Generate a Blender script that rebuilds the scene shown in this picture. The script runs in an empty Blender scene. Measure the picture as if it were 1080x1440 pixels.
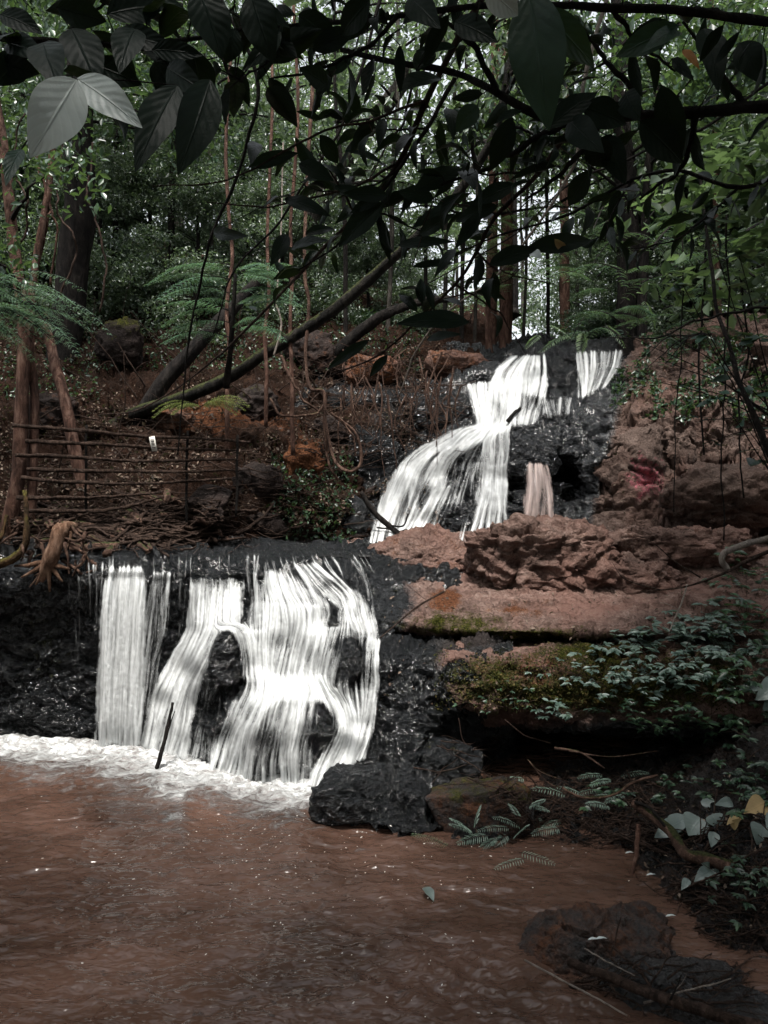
import bpy, math, random
import numpy as np
from mathutils import Vector, Matrix
from mathutils.bvhtree import BVHTree

RNG = np.random.default_rng(7)
random.seed(7)
C = bpy.context.scene.collection
SC = bpy.context.scene
# ------------------------------------------------------------------ camera
F, CX, CY, CAMZ = 1100.0, 540.0, 720.0, 2.65
PITCH = math.atan(30 / F)
cam_d = bpy.data.cameras.new("camera")
cam = bpy.data.objects.new("camera", cam_d)
C.objects.link(cam)
cam.location = (0, 0, CAMZ)
cam.rotation_euler = (math.pi / 2 - PITCH, 0, 0)
cam_d.sensor_fit = 'VERTICAL'
cam_d.angle = 2 * math.atan(720 / F)
cam_d.clip_start = 0.05
cam_d.clip_end = 500
SC.camera = cam
CP, SP = math.cos(PITCH), math.sin(PITCH)

def P(px, py, Y):
    """world point seen at photo pixel px,py at distance Y along the ground"""
    px = np.asarray(px, float); py = np.asarray(py, float); Y = np.asarray(Y, float)
    x = (px - CX) / F
    v = -(py - CY) / F
    dy = CP + v * SP
    dz = v * CP - SP
    k = Y / dy
    return np.stack([x * k, Y + 0 * x, CAMZ + dz * k], -1)

def YZ(px, py, z):
    """distance at which the ray through px,py meets height z"""
    v = -(py - CY) / F
    return (z - CAMZ) * (CP + v * SP) / (v * CP - SP)

# ------------------------------------------------------------------ noise
_perm = np.random.default_rng(3).permutation(256)
_perm = np.concatenate([_perm, _perm, _perm])
_grad = np.random.default_rng(4).normal(size=(256, 3))
_grad /= np.linalg.norm(_grad, axis=1)[:, None]

def noise(p):
    p = np.asarray(p, float)
    i = np.floor(p).astype(int); f = p - i
    w = f * f * f * (f * (f * 6 - 15) + 10)
    i &= 255
    out = 0
    for dx in (0, 1):
        for dy in (0, 1):
            for dz in (0, 1):
                h = _perm[_perm[_perm[(i[..., 0] + dx) & 255] + ((i[..., 1] + dy) & 255)] + ((i[..., 2] + dz) & 255)]
                g = _grad[h]
                d = (g * (f - np.array([dx, dy, dz]))).sum(-1)
                wx = w[..., 0] if dx else 1 - w[..., 0]
                wy = w[..., 1] if dy else 1 - w[..., 1]
                wz = w[..., 2] if dz else 1 - w[..., 2]
                out = out + d * wx * wy * wz
    return out * 1.6

def fbm(p, octv=4, gain=.5, lac=2.03):
    a, s, t = 1.0, 0, 0
    for k in range(octv):
        s = s + a * noise(p * lac ** k + k * 17.3); t += a; a *= gain
    return s / t

def ridged(p, octv=4):
    a, s, t = 1.0, 0, 0
    for k in range(octv):
        s = s + a * (1 - 2 * np.abs(noise(p * 2.1 ** k + k * 9.1))); t += a; a *= .5
    return s / t

_wr = np.random.default_rng(5).random((256, 3))
def worley(p):
    """F1, F2 and a random number of the cell"""
    i0 = np.floor(p).astype(int); f = p - i0
    d1 = np.full(p.shape[:-1], 9.0); d2 = d1.copy(); cid = np.zeros(p.shape[:-1])
    for dx in (-1, 0, 1):
        for dy in (-1, 0, 1):
            for dz in (-1, 0, 1):
                h = _perm[_perm[_perm[(i0[..., 0] + dx) & 255] + ((i0[..., 1] + dy) & 255)] + ((i0[..., 2] + dz) & 255)]
                q = _wr[h] + np.array([dx, dy, dz]) - f
                d = np.sqrt((q ** 2).sum(-1))
                m = d < d1
                d2 = np.where(m, d1, np.minimum(d2, d))
                cid = np.where(m, h / 255.0, cid)
                d1 = np.where(m, d, d1)
    return d1, d2, cid

# ------------------------------------------------------------------ mesh building
class MB:
    def __init__(self):
        self.v = []; self.f = []; self.n = 0; self.attr = {}; self.smooth = True
    def add(self, v, f):
        v = np.asarray(v, float).reshape(-1, 3)
        self.v.append(v)
        f = np.asarray(f, int)
        self.f.append(f + self.n)
        self.n += len(v)
    def arrays(self):
        return np.concatenate(self.v)
    def build(self, name, mat, parent=None, origin=None, attrs=None, uv=None, smooth=True):
        V = np.concatenate(self.v).copy()
        if parent is not None:
            off = np.array(parent.matrix_basis.translation)
            if parent.parent is not None:
                off = off + np.array(parent.parent.matrix_basis.translation)
        elif origin is not None:
            off = np.asarray(origin, float)
        else:
            off = np.zeros(3)
        V -= off
        me = bpy.data.meshes.new(name)
        me.vertices.add(len(V)); me.vertices.foreach_set("co", V.ravel().astype(np.float32))
        loops = np.concatenate([f.ravel() for f in self.f])
        tot = np.concatenate([np.full(len(f), f.shape[1]) for f in self.f])
        st = np.concatenate([[0], np.cumsum(tot)[:-1]])
        me.loops.add(len(loops)); me.loops.foreach_set("vertex_index", loops.astype(np.int32))
        me.polygons.add(len(tot))
        me.polygons.foreach_set("loop_start", st.astype(np.int32))
        me.polygons.foreach_set("loop_total", tot.astype(np.int32))
        if smooth:
            me.polygons.foreach_set("use_smooth", np.ones(len(tot), bool))
        me.update(calc_edges=True)
        if attrs:
            for k, a in attrs.items():
                a = np.asarray(a, np.float32)
                if a.ndim == 1:
                    at = me.attributes.new(k, 'FLOAT', 'POINT'); at.data.foreach_set("value", a)
                else:
                    at = me.color_attributes.new(k, 'FLOAT_COLOR', 'POINT')
                    at.data.foreach_set("color", np.concatenate([a, np.ones((len(a), 1))], 1).astype(np.float32).ravel())
        if uv is not None:
            l = me.uv_layers.new(name="UVMap")
            l.data.foreach_set("uv", np.asarray(uv, np.float32)[loops].ravel())
        me.materials.append(mat)
        o = bpy.data.objects.new(name, me)
        C.objects.link(o)
        o.location = off if parent is None else (0, 0, 0)
        if parent is not None:
            o.parent = parent
        return o

def thing(name, label, cat, loc=(0, 0, 0), group=None):
    o = bpy.data.objects.new(name, None); C.objects.link(o)
    o.empty_display_size = .1
    o.location = [float(c) for c in loc]
    o['label'] = label; o['category'] = cat
    if group: o['group'] = group
    return o

def tag(o, label=None, cat=None, group=None, kind=None):
    if label: o['label'] = label
    if cat: o['category'] = cat
    if group: o['group'] = group
    if kind: o['kind'] = kind
    return o

def copy_tree(o, parent=None):
    c = o.copy(); C.objects.link(c)
    if parent is not None: c.parent = parent
    for ch in list(o.children): copy_tree(ch, c)
    return c

def gridf(nu, nv):
    """faces of a grid whose vertices are stored v-major [v][u]"""
    a = (np.arange(nv - 1)[:, None] * nu + np.arange(nu - 1)[None]).ravel()
    return np.stack([a, a + nu, a + nu + 1, a + 1], 1)

def spline(pts, n):
    """smooth resampling of a polyline (Catmull-Rom) to n points"""
    p = np.asarray(pts, float)
    if len(p) == 2:
        t = np.linspace(0, 1, n)[:, None]; return p[0] * (1 - t) + p[1] * t
    q = np.concatenate([[2 * p[0] - p[1]], p, [2 * p[-1] - p[-2]]])
    s = np.linspace(0, len(p) - 1 - 1e-9, n); i = s.astype(int); t = (s - i)[:, None]
    a, b, c, d = q[i], q[i + 1], q[i + 2], q[i + 3]
    return .5 * (2 * b + (c - a) * t + (2 * a - 5 * b + 4 * c - d) * t ** 2 + (3 * b - a - 3 * c + d) * t ** 3)

def tube(mb, pts, r, sides=7, knob=0.0, seed=0, cap=True):
    p = np.asarray(pts, float); n = len(p)
    r = np.broadcast_to(np.asarray(r, float), (n,)) if np.ndim(r) else np.full(n, float(r))
    t = np.gradient(p, axis=0); t /= np.linalg.norm(t, axis=1)[:, None] + 1e-12
    ref = np.array([.31, .2, .93]) if abs(t[0, 2]) < .8 else np.array([1., .1, .05])
    a = np.zeros_like(p)
    prev = ref
    for i in range(n):
        u = prev - t[i] * prev.dot(t[i]); u /= np.linalg.norm(u) + 1e-12
        a[i] = u; prev = u
    b = np.cross(t, a)
    th = np.linspace(0, 2 * np.pi, sides, endpoint=False)
    rr = r[:, None] * np.ones(sides)
    if knob:
        q = np.stack([np.cos(th)[None] * 1.2 + seed * 7.1 + 0 * p[:, :1], np.sin(th)[None] * 1.2 + 0 * p[:, :1],
                      (np.cumsum(np.r_[0, np.linalg.norm(np.diff(p, axis=0), axis=1)])[:, None] / (r.mean() * 4 + 1e-6)) + 0 * th[None]], -1)
        rr = rr * (1 + knob * fbm(q, 3) * 1.6)
    v = p[:, None] + rr[..., None] * (np.cos(th)[None, :, None] * a[:, None] + np.sin(th)[None, :, None] * b[:, None])
    f = []
    i = np.arange(n - 1)[:, None] * sides; j = np.arange(sides)[None]; k = (j + 1) % sides
    f = np.stack([(i + j), (i + k), (i + sides + k), (i + sides + j)], -1).reshape(-1, 4)
    mb.add(v.reshape(-1, 3), f)
    if cap:
        base = mb.n
        mb.add(np.stack([p[0] - t[0] * r[0] * .3, p[-1] + t[-1] * r[-1] * .3]), np.zeros((0, 3), int))
        lo = base - n * sides
        fa = [[base, lo + (j2 + 1) % sides, lo + j2] for j2 in range(sides)]
        hi = base - sides
        fa += [[base + 1, hi + j2, hi + (j2 + 1) % sides] for j2 in range(sides)]
        mb.f.append(np.array(fa, int))

def wiggle(pts, n, amp, seed=0, freq=3.0):
    p = spline(pts, n)
    s = np.linspace(0, freq, n)
    w = np.stack([fbm(np.stack([s, s * 0 + seed * 3.7 + k * 11.1, s * 0 + .5], -1), 3) for k in range(3)], -1)
    env = np.sin(np.linspace(0.15, np.pi - .15, n))[:, None]
    return p + w * amp * env

# ------------------------------------------------------------------ leaves (vectorised small leaves)
def unit(a):
    return a / (np.linalg.norm(a, axis=-1, keepdims=True) + 1e-12)

def leaf_cloud(mb, c, d, nrm, L, W, fold=.25):
    """kite leaves: c base, d direction, nrm normal, L length, W width"""
    n = len(c)
    d = unit(d); s = unit(np.cross(d, nrm)); nn = np.cross(s, d)
    L = np.broadcast_to(L, (n,))[:, None]; W = np.broadcast_to(W, (n,))[:, None]
    b = c; tip = c + d * L - nn * L * .12
    m = c + d * L * .45
    l = m + s * W * .5 + nn * W * fold; r = m - s * W * .5 + nn * W * fold
    l2 = c + d * L * .75 + s * W * .33 + nn * W * fold * .5; r2 = c + d * L * .75 - s * W * .33 + nn * W * fold * .5
    v = np.stack([b, l, l2, tip, r2, r], 1).reshape(-1, 3)
    i = np.arange(n)[:, None] * 6
    mb.add(v, np.concatenate([i + np.array([[0, 1, 2, 3]]), i + np.array([[0, 3, 4, 5]])]))

def rdir(n, rng=RNG):
    return unit(rng.normal(size=(n, 3)))

def big_leaf(mb, base, tip, width, up, curl=.15, fold=.2, nl=9, nw=5, wavy=.03, seed=0, uvs=None, shape=1.0, thick=True):
    base = np.asarray(base, float); tip = np.asarray(tip, float); up = np.asarray(up, float)
    ax = tip - base; L = np.linalg.norm(ax); d = ax / L
    s = np.cross(d, up); s /= np.linalg.norm(s); nn = np.cross(s, d)
    t = np.linspace(0, 1, nl)[:, None]; w = np.linspace(-1, 1, nw)[None]
    prof = np.sin(np.pi * t ** (.85 * shape)) ** .8 * (1 - .25 * t ** 3)
    prof = np.maximum(prof, .02)
    arc = np.sin(np.pi * t) * curl * L
    side = w * prof * width * .5
    lift = np.abs(w) * prof * width * .5 * fold + wavy * L * np.sin(t * 14 + seed + w * 1.5) * np.abs(w) * prof
    v = base + d * (t * L)[..., None] + s * side[..., None] + nn * (arc + lift)[..., None]
    v = v.reshape(-1, 3)
    mb.add(v, gridf(nw, nl))
    if uvs is not None:
        uvs.append(np.stack([(w * np.ones_like(t)).ravel() * .5 + .5, (t * np.ones_like(w)).ravel()], 1))

def frond(mb, st, base, tip, width, up, n=16, droop=.12, leaflet=0.0, sub=12, curve=.0):
    """pinnate / bipinnate frond: stalk tube into st, leaflets into mb"""
    base = np.asarray(base, float); tip = np.asarray(tip, float); up = unit(np.asarray(up, float))
    L = np.linalg.norm(tip - base)
    t = np.linspace(0, 1, 14)[:, None]
    path = base * (1 - t) + tip * t + up * (np.sin(np.pi * t) * droop * L)
    d = unit(tip - base); s = unit(np.cross(d, up))
    path = path + s * curve * L * np.sin(np.pi * t)
    tube(st, path, np.linspace(.007, .002, 14) * max(L, .3), 4, cap=False)
    for k in range(n):
        u = .12 + .86 * k / n
        c = spline(path, 60)[int(u * 59)]
        wl = width * .5 * math.sin(math.pi * min(1, u * .85 + .15)) ** .7 * random.uniform(.9, 1.08)
        for sg in (-1, 1):
            dd = unit(s * sg + d * (.38 + .35 * u) - up * random.uniform(.05, .3))
            if leaflet:
                m = max(4, int(sub * wl / (width * .5)))
                q = np.linspace(.06, 1, m)[:, None]
                cc = c + dd * wl * q - up * wl * .18 * q ** 2
                ll = leaflet * (1 - .55 * q[:, 0])
                sd = unit(np.cross(dd, up))
                for g in (-1, 1):
                    leaf_cloud(mb, cc, sd * g + dd * .45 + 0 * cc, np.tile(up, (m, 1)) + rdir(m) * .25, ll, ll * .42, .1)
            else:
                leaf_cloud(mb, c[None], dd[None], up[None] + rdir(1) * .15, wl, width / n * .85, .12)

# ------------------------------------------------------------------ materials
def new_mat(name):
    m = bpy.data.materials.new(name); m.use_nodes = True
    nt = m.node_tree; nt.nodes.clear()
    return m, nt

class N:
    """tiny node helper"""
    def __init__(self, nt): self.nt = nt
    def __call__(self, kind, **kw):
        n = self.nt.nodes.new(kind)
        ins = kw.pop('ins', {})
        for k, v in kw.items(): setattr(n, k, v)
        for k, v in ins.items():
            if isinstance(v, bpy.types.NodeSocket): self.nt.links.new(v, n.inputs[k])
            else: n.inputs[k].default_value = v
        return n
    def ramp(self, fac, stops, interp='LINEAR'):
        r = self.nt.nodes.new('ShaderNodeValToRGB'); self.nt.links.new(fac, r.inputs[0])
        r.color_ramp.interpolation = interp
        e = r.color_ramp.elements
        while len(e) < len(stops): e.new(.5)
        for el, (pos, c) in zip(e, stops):
            el.position = pos
            el.color = (*c, 1) if len(c) == 3 else c
        return r.outputs[0]
    def noise(self, vec, scale, detail=6, rough=.55, dist=0.0):
        n = self('ShaderNodeTexNoise', ins={'Scale': scale, 'Detail': detail, 'Roughness': rough, 'Distortion': dist})
        if vec is not None: self.nt.links.new(vec, n.inputs['Vector'])
        return n.outputs[0]
    def mix(self, fac, a, b, mode='MIX'):
        m = self.nt.nodes.new('ShaderNodeMix'); m.data_type = 'RGBA'; m.blend_type = mode
        for idx, v in ((0, fac), (6, a), (7, b)):
            if isinstance(v, bpy.types.NodeSocket): self.nt.links.new(v, m.inputs[idx])
            else: m.inputs[idx].default_value = v if idx == 0 else (*v, 1) if len(v) == 3 else v
        return m.outputs[2]
    def math(self, op, a, b=0.0, clamp=False):
        m = self.nt.nodes.new('ShaderNodeMath'); m.operation = op; m.use_clamp = clamp
        for i, v in enumerate((a, b)):
            if isinstance(v, bpy.types.NodeSocket): self.nt.links.new(v, m.inputs[i])
            else: m.inputs[i].default_value = v
        return m.outputs[0]

def out(nt, sh, disp=None):
    o = nt.nodes.new('ShaderNodeOutputMaterial'); nt.links.new(sh, o.inputs[0])

def rock_mat(name, dry=((.10, .065, .05), (.26, .165, .13), (.36, .25, .2)), wetc=((.006, .007, .008), (.035, .037, .04)),
             bump=.5, scale=1.0, rough=(.55, .95)):
    """attribute 'mask': R wet, G moss, B rust; stone, moss and wetness follow the mask broken up by noise"""
    m, nt = new_mat(name); n = N(nt)
    tc = n('ShaderNodeTexCoord').outputs['Object']
    at = n('ShaderNodeAttribute', attribute_name='mask')
    sep = n('ShaderNodeSeparateColor', ins={0: at.outputs['Color']})
    big = n.noise(tc, 1.3 * scale, 5); mid = n.noise(tc, 6 * scale, 8, .65, .4); fine = n.noise(tc, 38 * scale, 6, .7)
    vo = n('ShaderNodeTexVoronoi', feature='DISTANCE_TO_EDGE', ins={'Scale': 3.2 * scale, 'Vector': n('ShaderNodeVectorMath', operation='ADD', ins={0: tc, 1: n('ShaderNodeTexNoise', ins={'Scale': 2.2 * scale, 'Vector': tc}).outputs['Color']}).outputs[0]})
    grain = n.math('ADD', n.math('MULTIPLY', mid, .6), n.math('MULTIPLY', fine, .4))
    col = n.ramp(grain, [(.3, dry[0]), (.52, dry[1]), (.72, dry[2])])
    col = n.mix(n.ramp(big, [(.4, (0, 0, 0)), (.65, (1, 1, 1))]), col, n.mix(.6, col, (dry[1][0] * 1.3, dry[1][1] * 1.05, dry[1][2]), 'MIX'))
    crack = n.ramp(vo.outputs[0], [(0, (.25, .25, .25)), (.05, (1, 1, 1))])
    col = n.mix(n.math('MULTIPLY', n.noise(tc, 2.1 * scale, 3), .8), col, crack, 'MULTIPLY')
    pal = n.ramp(n.noise(tc, 90 * scale, 3, .5), [(.66, (0, 0, 0)), (.72, (1, 1, 1))])
    col = n.mix(n.math('MULTIPLY', pal, .35), col, (.42, .37, .33))
    # rust
    def brk(s, amt=.5, sc=5.0):
        q = n.math('ADD', s, n.math('MULTIPLY', n.math('SUBTRACT', n.noise(tc, sc * scale, 6, .65), .5), amt))
        q = n.math('ADD', q, n.math('MULTIPLY', n.math('SUBTRACT', n.noise(tc, sc * scale * 7, 4, .7), .5), amt * .5))
        return n.ramp(q, [(.36, (0, 0, 0)), (.66, (1, 1, 1))])
    rust = brk(sep.outputs[2], 1.2, 6)
    col = n.mix(rust, col, n.ramp(fine, [(.35, (.045, .018, .010)), (.6, (.15, .062, .03)), (.8, (.24, .13, .06))]))
    moss = brk(sep.outputs[1], 1.3, 9)
    mcol = n.ramp(n.noise(tc, 60 * scale, 5, .7), [(.32, (.006, .009, .004)), (.46, (.04, .046, .012)), (.62, (.11, .105, .026)), (.8, (.18, .13, .05))])
    wet = brk(sep.outputs[0], .7, 4)
    wcol = n.ramp(grain, [(.35, wetc[0]), (.7, wetc[1])])
    col = n.mix(wet, col, wcol)
    col = n.mix(moss, col, mcol)
    bs = n('ShaderNodeBsdfPrincipled', ins={'Base Color': col})
    rg = n.ramp(wet, [(0, (rough[1],) * 3), (1, (.14,) * 3)])
    rg = n.mix(moss, rg, (1, 1, 1))
    nt.links.new(n.math('ADD', n.math('MULTIPLY', rg, 1.0), n.math('MULTIPLY', n.math('SUBTRACT', fine, .5), .3), True), bs.inputs['Roughness'])
    nt.links.new(n.math('MULTIPLY', n.math('SUBTRACT', 1.0, moss), n.math('ADD', .10, n.math('MULTIPLY', wet, .65))), bs.inputs['Specular IOR Level'])
    h = n.math('ADD', n.math('MULTIPLY', mid, .10), n.math('MULTIPLY', fine, .045))
    h = n.math('ADD', h, n.math('MULTIPLY', n.noise(tc, 110 * scale, 4, .7), .018))
    h = n.math('ADD', h, n.math('MULTIPLY', crack, .010))
    vf = n('ShaderNodeTexVoronoi', feature='F1', ins={'Scale': 22.0 * scale, 'Vector': tc, 'Randomness': 1.0})
    h = n.math('ADD', h, n.math('MULTIPLY', vf.outputs[0], n.math('ADD', .012, n.math('MULTIPLY', wet, .05))))
    v2 = n('ShaderNodeTexVoronoi', feature='F1', ins={'Scale': 58.0 * scale, 'Vector': tc, 'Randomness': 1.0})
    h = n.math('ADD', h, n.math('MULTIPLY', v2.outputs[0], n.math('MULTIPLY', wet, .028)))
    h = n.math('ADD', h, n.math('MULTIPLY', n.math('MULTIPLY', moss, n.noise(tc, 70 * scale, 4, .8)), .05))
    bp = n('ShaderNodeBump', ins={'Strength': bump, 'Distance': 1.0, 'Height': h})
    nt.links.new(bp.outputs[0], bs.inputs['Normal'])
    out(nt, bs.outputs[0])
    return m

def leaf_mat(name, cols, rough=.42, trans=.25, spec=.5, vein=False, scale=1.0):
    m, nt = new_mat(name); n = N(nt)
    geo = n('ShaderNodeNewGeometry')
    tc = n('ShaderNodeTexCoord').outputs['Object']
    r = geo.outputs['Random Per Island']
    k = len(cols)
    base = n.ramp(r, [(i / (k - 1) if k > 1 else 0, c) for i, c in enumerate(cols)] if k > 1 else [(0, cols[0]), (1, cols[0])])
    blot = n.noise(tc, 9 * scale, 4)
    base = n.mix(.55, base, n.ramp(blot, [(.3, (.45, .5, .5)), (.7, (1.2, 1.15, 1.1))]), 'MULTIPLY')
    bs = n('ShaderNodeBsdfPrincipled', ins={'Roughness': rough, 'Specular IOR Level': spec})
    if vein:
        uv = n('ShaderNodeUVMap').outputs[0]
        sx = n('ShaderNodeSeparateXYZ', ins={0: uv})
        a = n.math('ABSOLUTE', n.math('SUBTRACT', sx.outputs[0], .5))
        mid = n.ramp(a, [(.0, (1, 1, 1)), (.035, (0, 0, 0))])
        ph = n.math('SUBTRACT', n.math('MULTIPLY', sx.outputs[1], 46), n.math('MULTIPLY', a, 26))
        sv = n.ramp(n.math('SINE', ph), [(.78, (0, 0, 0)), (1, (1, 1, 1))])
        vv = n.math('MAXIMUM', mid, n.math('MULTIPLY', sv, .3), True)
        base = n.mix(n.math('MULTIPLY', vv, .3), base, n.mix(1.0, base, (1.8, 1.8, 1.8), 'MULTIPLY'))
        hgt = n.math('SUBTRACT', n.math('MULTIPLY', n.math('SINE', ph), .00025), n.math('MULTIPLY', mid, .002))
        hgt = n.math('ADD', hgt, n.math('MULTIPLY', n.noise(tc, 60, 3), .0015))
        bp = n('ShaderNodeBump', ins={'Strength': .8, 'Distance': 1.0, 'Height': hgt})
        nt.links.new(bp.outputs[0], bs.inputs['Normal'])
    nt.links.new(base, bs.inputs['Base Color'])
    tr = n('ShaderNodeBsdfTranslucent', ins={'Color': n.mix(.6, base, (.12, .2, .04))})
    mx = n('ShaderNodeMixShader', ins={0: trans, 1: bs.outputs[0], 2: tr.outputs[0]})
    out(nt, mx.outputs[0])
    return m

def bark_mat(name, c1, c2, c3, moss=0.0, scale=1.0, rough=.85, mcol=((.012, .016, .006), (.06, .065, .022))):
    m, nt = new_mat(name); n = N(nt)
    tc = n('ShaderNodeTexCoord').outputs['Object']
    mp = n('ShaderNodeMapping', ins={'Vector': tc, 'Scale': (1, 1, .3)}).outputs[0]
    a = n.noise(mp, 14 * scale, 8, .7, .6); b = n.noise(tc, 3.5 * scale, 4)
    col = n.ramp(a, [(.32, c1), (.5, c2), (.7, c3)])
    col = n.mix(.6, col, n.ramp(b, [(.3, (.4, .4, .42)), (.65, (1.15, 1.1, 1.05))]), 'MULTIPLY')
    if moss:
        geo = n('ShaderNodeNewGeometry')
        z = n('ShaderNodeSeparateXYZ', ins={0: geo.outputs['Normal']}).outputs[2]
        q = n.math('ADD', n.math('MULTIPLY', z, .5), n.noise(tc, 7, 5))
        mk = n.ramp(q, [(1.02 - moss * .5, (0, 0, 0)), (1.2 - moss * .5, (1, 1, 1))])
        col = n.mix(mk, col, n.ramp(n.noise(tc, 50, 4), [(.35, mcol[0]), (.7, mcol[1])]))
    bs = n('ShaderNodeBsdfPrincipled', ins={'Base Color': col, 'Roughness': rough, 'Specular IOR Level': .12})
    h = n.math('ADD', n.math('MULTIPLY', a, .07), n.math('MULTIPLY', n.noise(tc, 60 * scale, 4, .7), .02))
    bp = n('ShaderNodeBump', ins={'Strength': .9, 'Distance': 1.0, 'Height': h})
    nt.links.new(bp.outputs[0], bs.inputs['Normal'])
    out(nt, bs.outputs[0])
    return m

# ------------------------------------------------------------------ rock surfaces
BVHS = []
def add_bvh(V, faces, tagname):
    BVHS.append((tagname, BVHTree.FromPolygons([tuple(v) for v in V], [tuple(int(i) for i in f) for f in faces])))

def hit(px, py, only=None, skip=(), miny=0.0):
    """first rock surface seen at a photo pixel -> (point, normal) or None"""
    d = P(px, py, 1.0) - np.array([0, 0, CAMZ])
    d = Vector(d); d.normalize()
    best = None
    for nm, b in BVHS:
        if only and nm not in only: continue
        if nm in skip: continue
        org = Vector((0, 0, CAMZ)) + d * (miny / max(d.y, .1))
        r = b.ray_cast(org, d)
        if r[0] is not None: r = (r[0], r[1], r[2], r[3] + (org - Vector((0, 0, CAMZ))).length)
        if r[0] is not None and (best is None or r[3] < best[2]): best = (r[0], r[1], r[3])
    if best is None: return None
    nn = best[1]
    if nn.dot(d) > 0: nn = -nn
    return np.array(best[0]), np.array(nn)

def smooth_axis(a, k, ax):
    for _ in range(k):
        a = a.copy()
        sl = [slice(None)] * a.ndim; s0 = sl.copy(); s1 = sl.copy(); s2 = sl.copy()
        s0[ax] = slice(0, -2); s1[ax] = slice(1, -1); s2[ax] = slice(2, None)
        a[tuple(s1)] = .25 * a[tuple(s0)] + .5 * a[tuple(s1)] + .25 * a[tuple(s2)]
    return a

def blob(px, py, cx, cy, rx, ry, p=2.0):
    return np.exp(-(((px - cx) / rx) ** 2 + ((py - cy) / ry) ** 2) ** (p / 2))

def loft(curves, nu, nv, su=2, sv=3, dents=(), disp=None, mask=None):
    K = []
    for c in curves:
        c = np.array(c, float)
        x = np.linspace(c[0, 0], c[-1, 0], nu)
        py = np.interp(x, c[:, 0], c[:, 1]); Y = np.interp(x, c[:, 0], c[:, 2])
        K.append(np.stack([x, py, Y], 1))
    K = np.array(K)
    W = P(K[..., 0], K[..., 1], K[..., 2])
    seg = np.linalg.norm(np.diff(K[:, :, :2], axis=0), axis=2).mean(1) + 40 * np.abs(np.diff(K[:, :, 2], axis=0)).mean(1)
    cnt = np.maximum(3, np.round(nv * seg / seg.sum()).astype(int))
    rows, prow = [], []
    for i, n in enumerate(cnt):
        t = np.linspace(0, 1, n, endpoint=(i == len(cnt) - 1))[:, None, None]
        rows.append(W[i] * (1 - t) + W[i + 1] * t); prow.append(K[i] * (1 - t) + K[i + 1] * t)
    V = np.concatenate(rows); Q = np.concatenate(prow)
    V = smooth_axis(smooth_axis(V, sv * 2, 0), su * 2, 1)
    # seen pixel of every vertex after smoothing
    def pix(V):
        r = V - np.array([0, 0, CAMZ])
        fw = r[..., 1] * CP - r[..., 2] * SP; up = r[..., 1] * SP + r[..., 2] * CP
        fw = np.maximum(fw, .1)
        return CX + F * r[..., 0] / fw, CY - F * up / fw
    px, py = pix(V)
    for (cx, cy, rx, ry, dep) in dents:
        ray = unit(V - np.array([0, 0, CAMZ]))
        V = V + ray * (dep * blob(px, py, cx, cy, rx, ry, 3))[..., None]
    du = np.gradient(V, axis=1); dv = np.gradient(V, axis=0)
    nn = unit(np.cross(dv, du))
    eye = unit(np.array([0, 0, CAMZ]) - V)
    if (nn * eye).sum(-1).mean() < 0: nn = -nn
    if disp is not None:
        V = V + nn * disp(V, px, py)[..., None]
    M = mask(V, px, py, nn) if mask else np.zeros(V.shape)
    return V, np.clip(M, 0, 1)

def facets(p, seed=0):
    """broken angular stone: every cell has a plane of its own tilt"""
    i0 = np.floor(p).astype(int); f = p - i0
    d1 = np.full(p.shape[:-1], 9.0); d2 = d1.copy(); val = np.zeros(p.shape[:-1])
    for dx in (-1, 0, 1):
        for dy in (-1, 0, 1):
            for dz in (-1, 0, 1):
                h = _perm[_perm[_perm[(i0[..., 0] + dx + seed) & 255] + ((i0[..., 1] + dy) & 255)] + ((i0[..., 2] + dz) & 255)]
                q = _wr[h] + np.array([dx, dy, dz]) - f
                d = np.sqrt((q ** 2).sum(-1)); m = d < d1
                v = (q * _grad[(h * 7 + 13) & 255]).sum(-1) * 1.1 + (h / 255.0 - .5) * .7
                d2 = np.where(m, d1, np.minimum(d2, d)); val = np.where(m, v, val); d1 = np.where(m, d, d1)
    return val, np.minimum(d2 - d1, .12) / .12

def rock_disp(a=.12, f=1.2, facet=.05, ff=2.5, fine=.02, strata=0.0, sf=9.0, sq=1.7):
    def g(V, px, py):
        w = V * np.array([1, 1, sq]) * ff
        w = w + .55 * np.stack([fbm(V * 1.9, 3), fbm(V * 1.9 + 9, 3), fbm(V * 1.9 + 31, 3)], -1)
        d = a * fbm(V * f, 5, .55)
        v, e = facets(w); d = d + facet * (v + .22 * e)
        v, e = facets(w * 2.3 + 5, 3); d = d + facet * .5 * (v + .15 * e)
        v, e = facets(w * 5.7 + 11, 5); d = d + facet * .25 * v
        d = d + fine * .45 * ridged(V * 9, 4) + fine * .6 * fbm(V * 24, 4, .75)
        if strata:
            z = V[..., 2] * sf + 1.6 * fbm(V * .8, 3) * 2
            s = z - np.floor(z)
            d = d + strata * (np.minimum(s, (1 - s) * 4) - .4)
        return d
    return g

def surface(name, V, M, mat, label=None, cat=None, kind=None, bvh=True, group=None):
    nv, nu = V.shape[:2]
    mb = MB(); f = gridf(nu, nv); mb.add(V.reshape(-1, 3), f)
    org = None
    if kind is None:
        org = [V[..., 0].mean(), V[..., 1].mean(), V[..., 2].min()]
    o = mb.build(name, mat, origin=org, attrs={'mask': M.reshape(-1, 3)})
    tag(o, label, cat, group, kind)
    if bvh: add_bvh(V.reshape(-1, 3), f, name)
    return o

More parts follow.
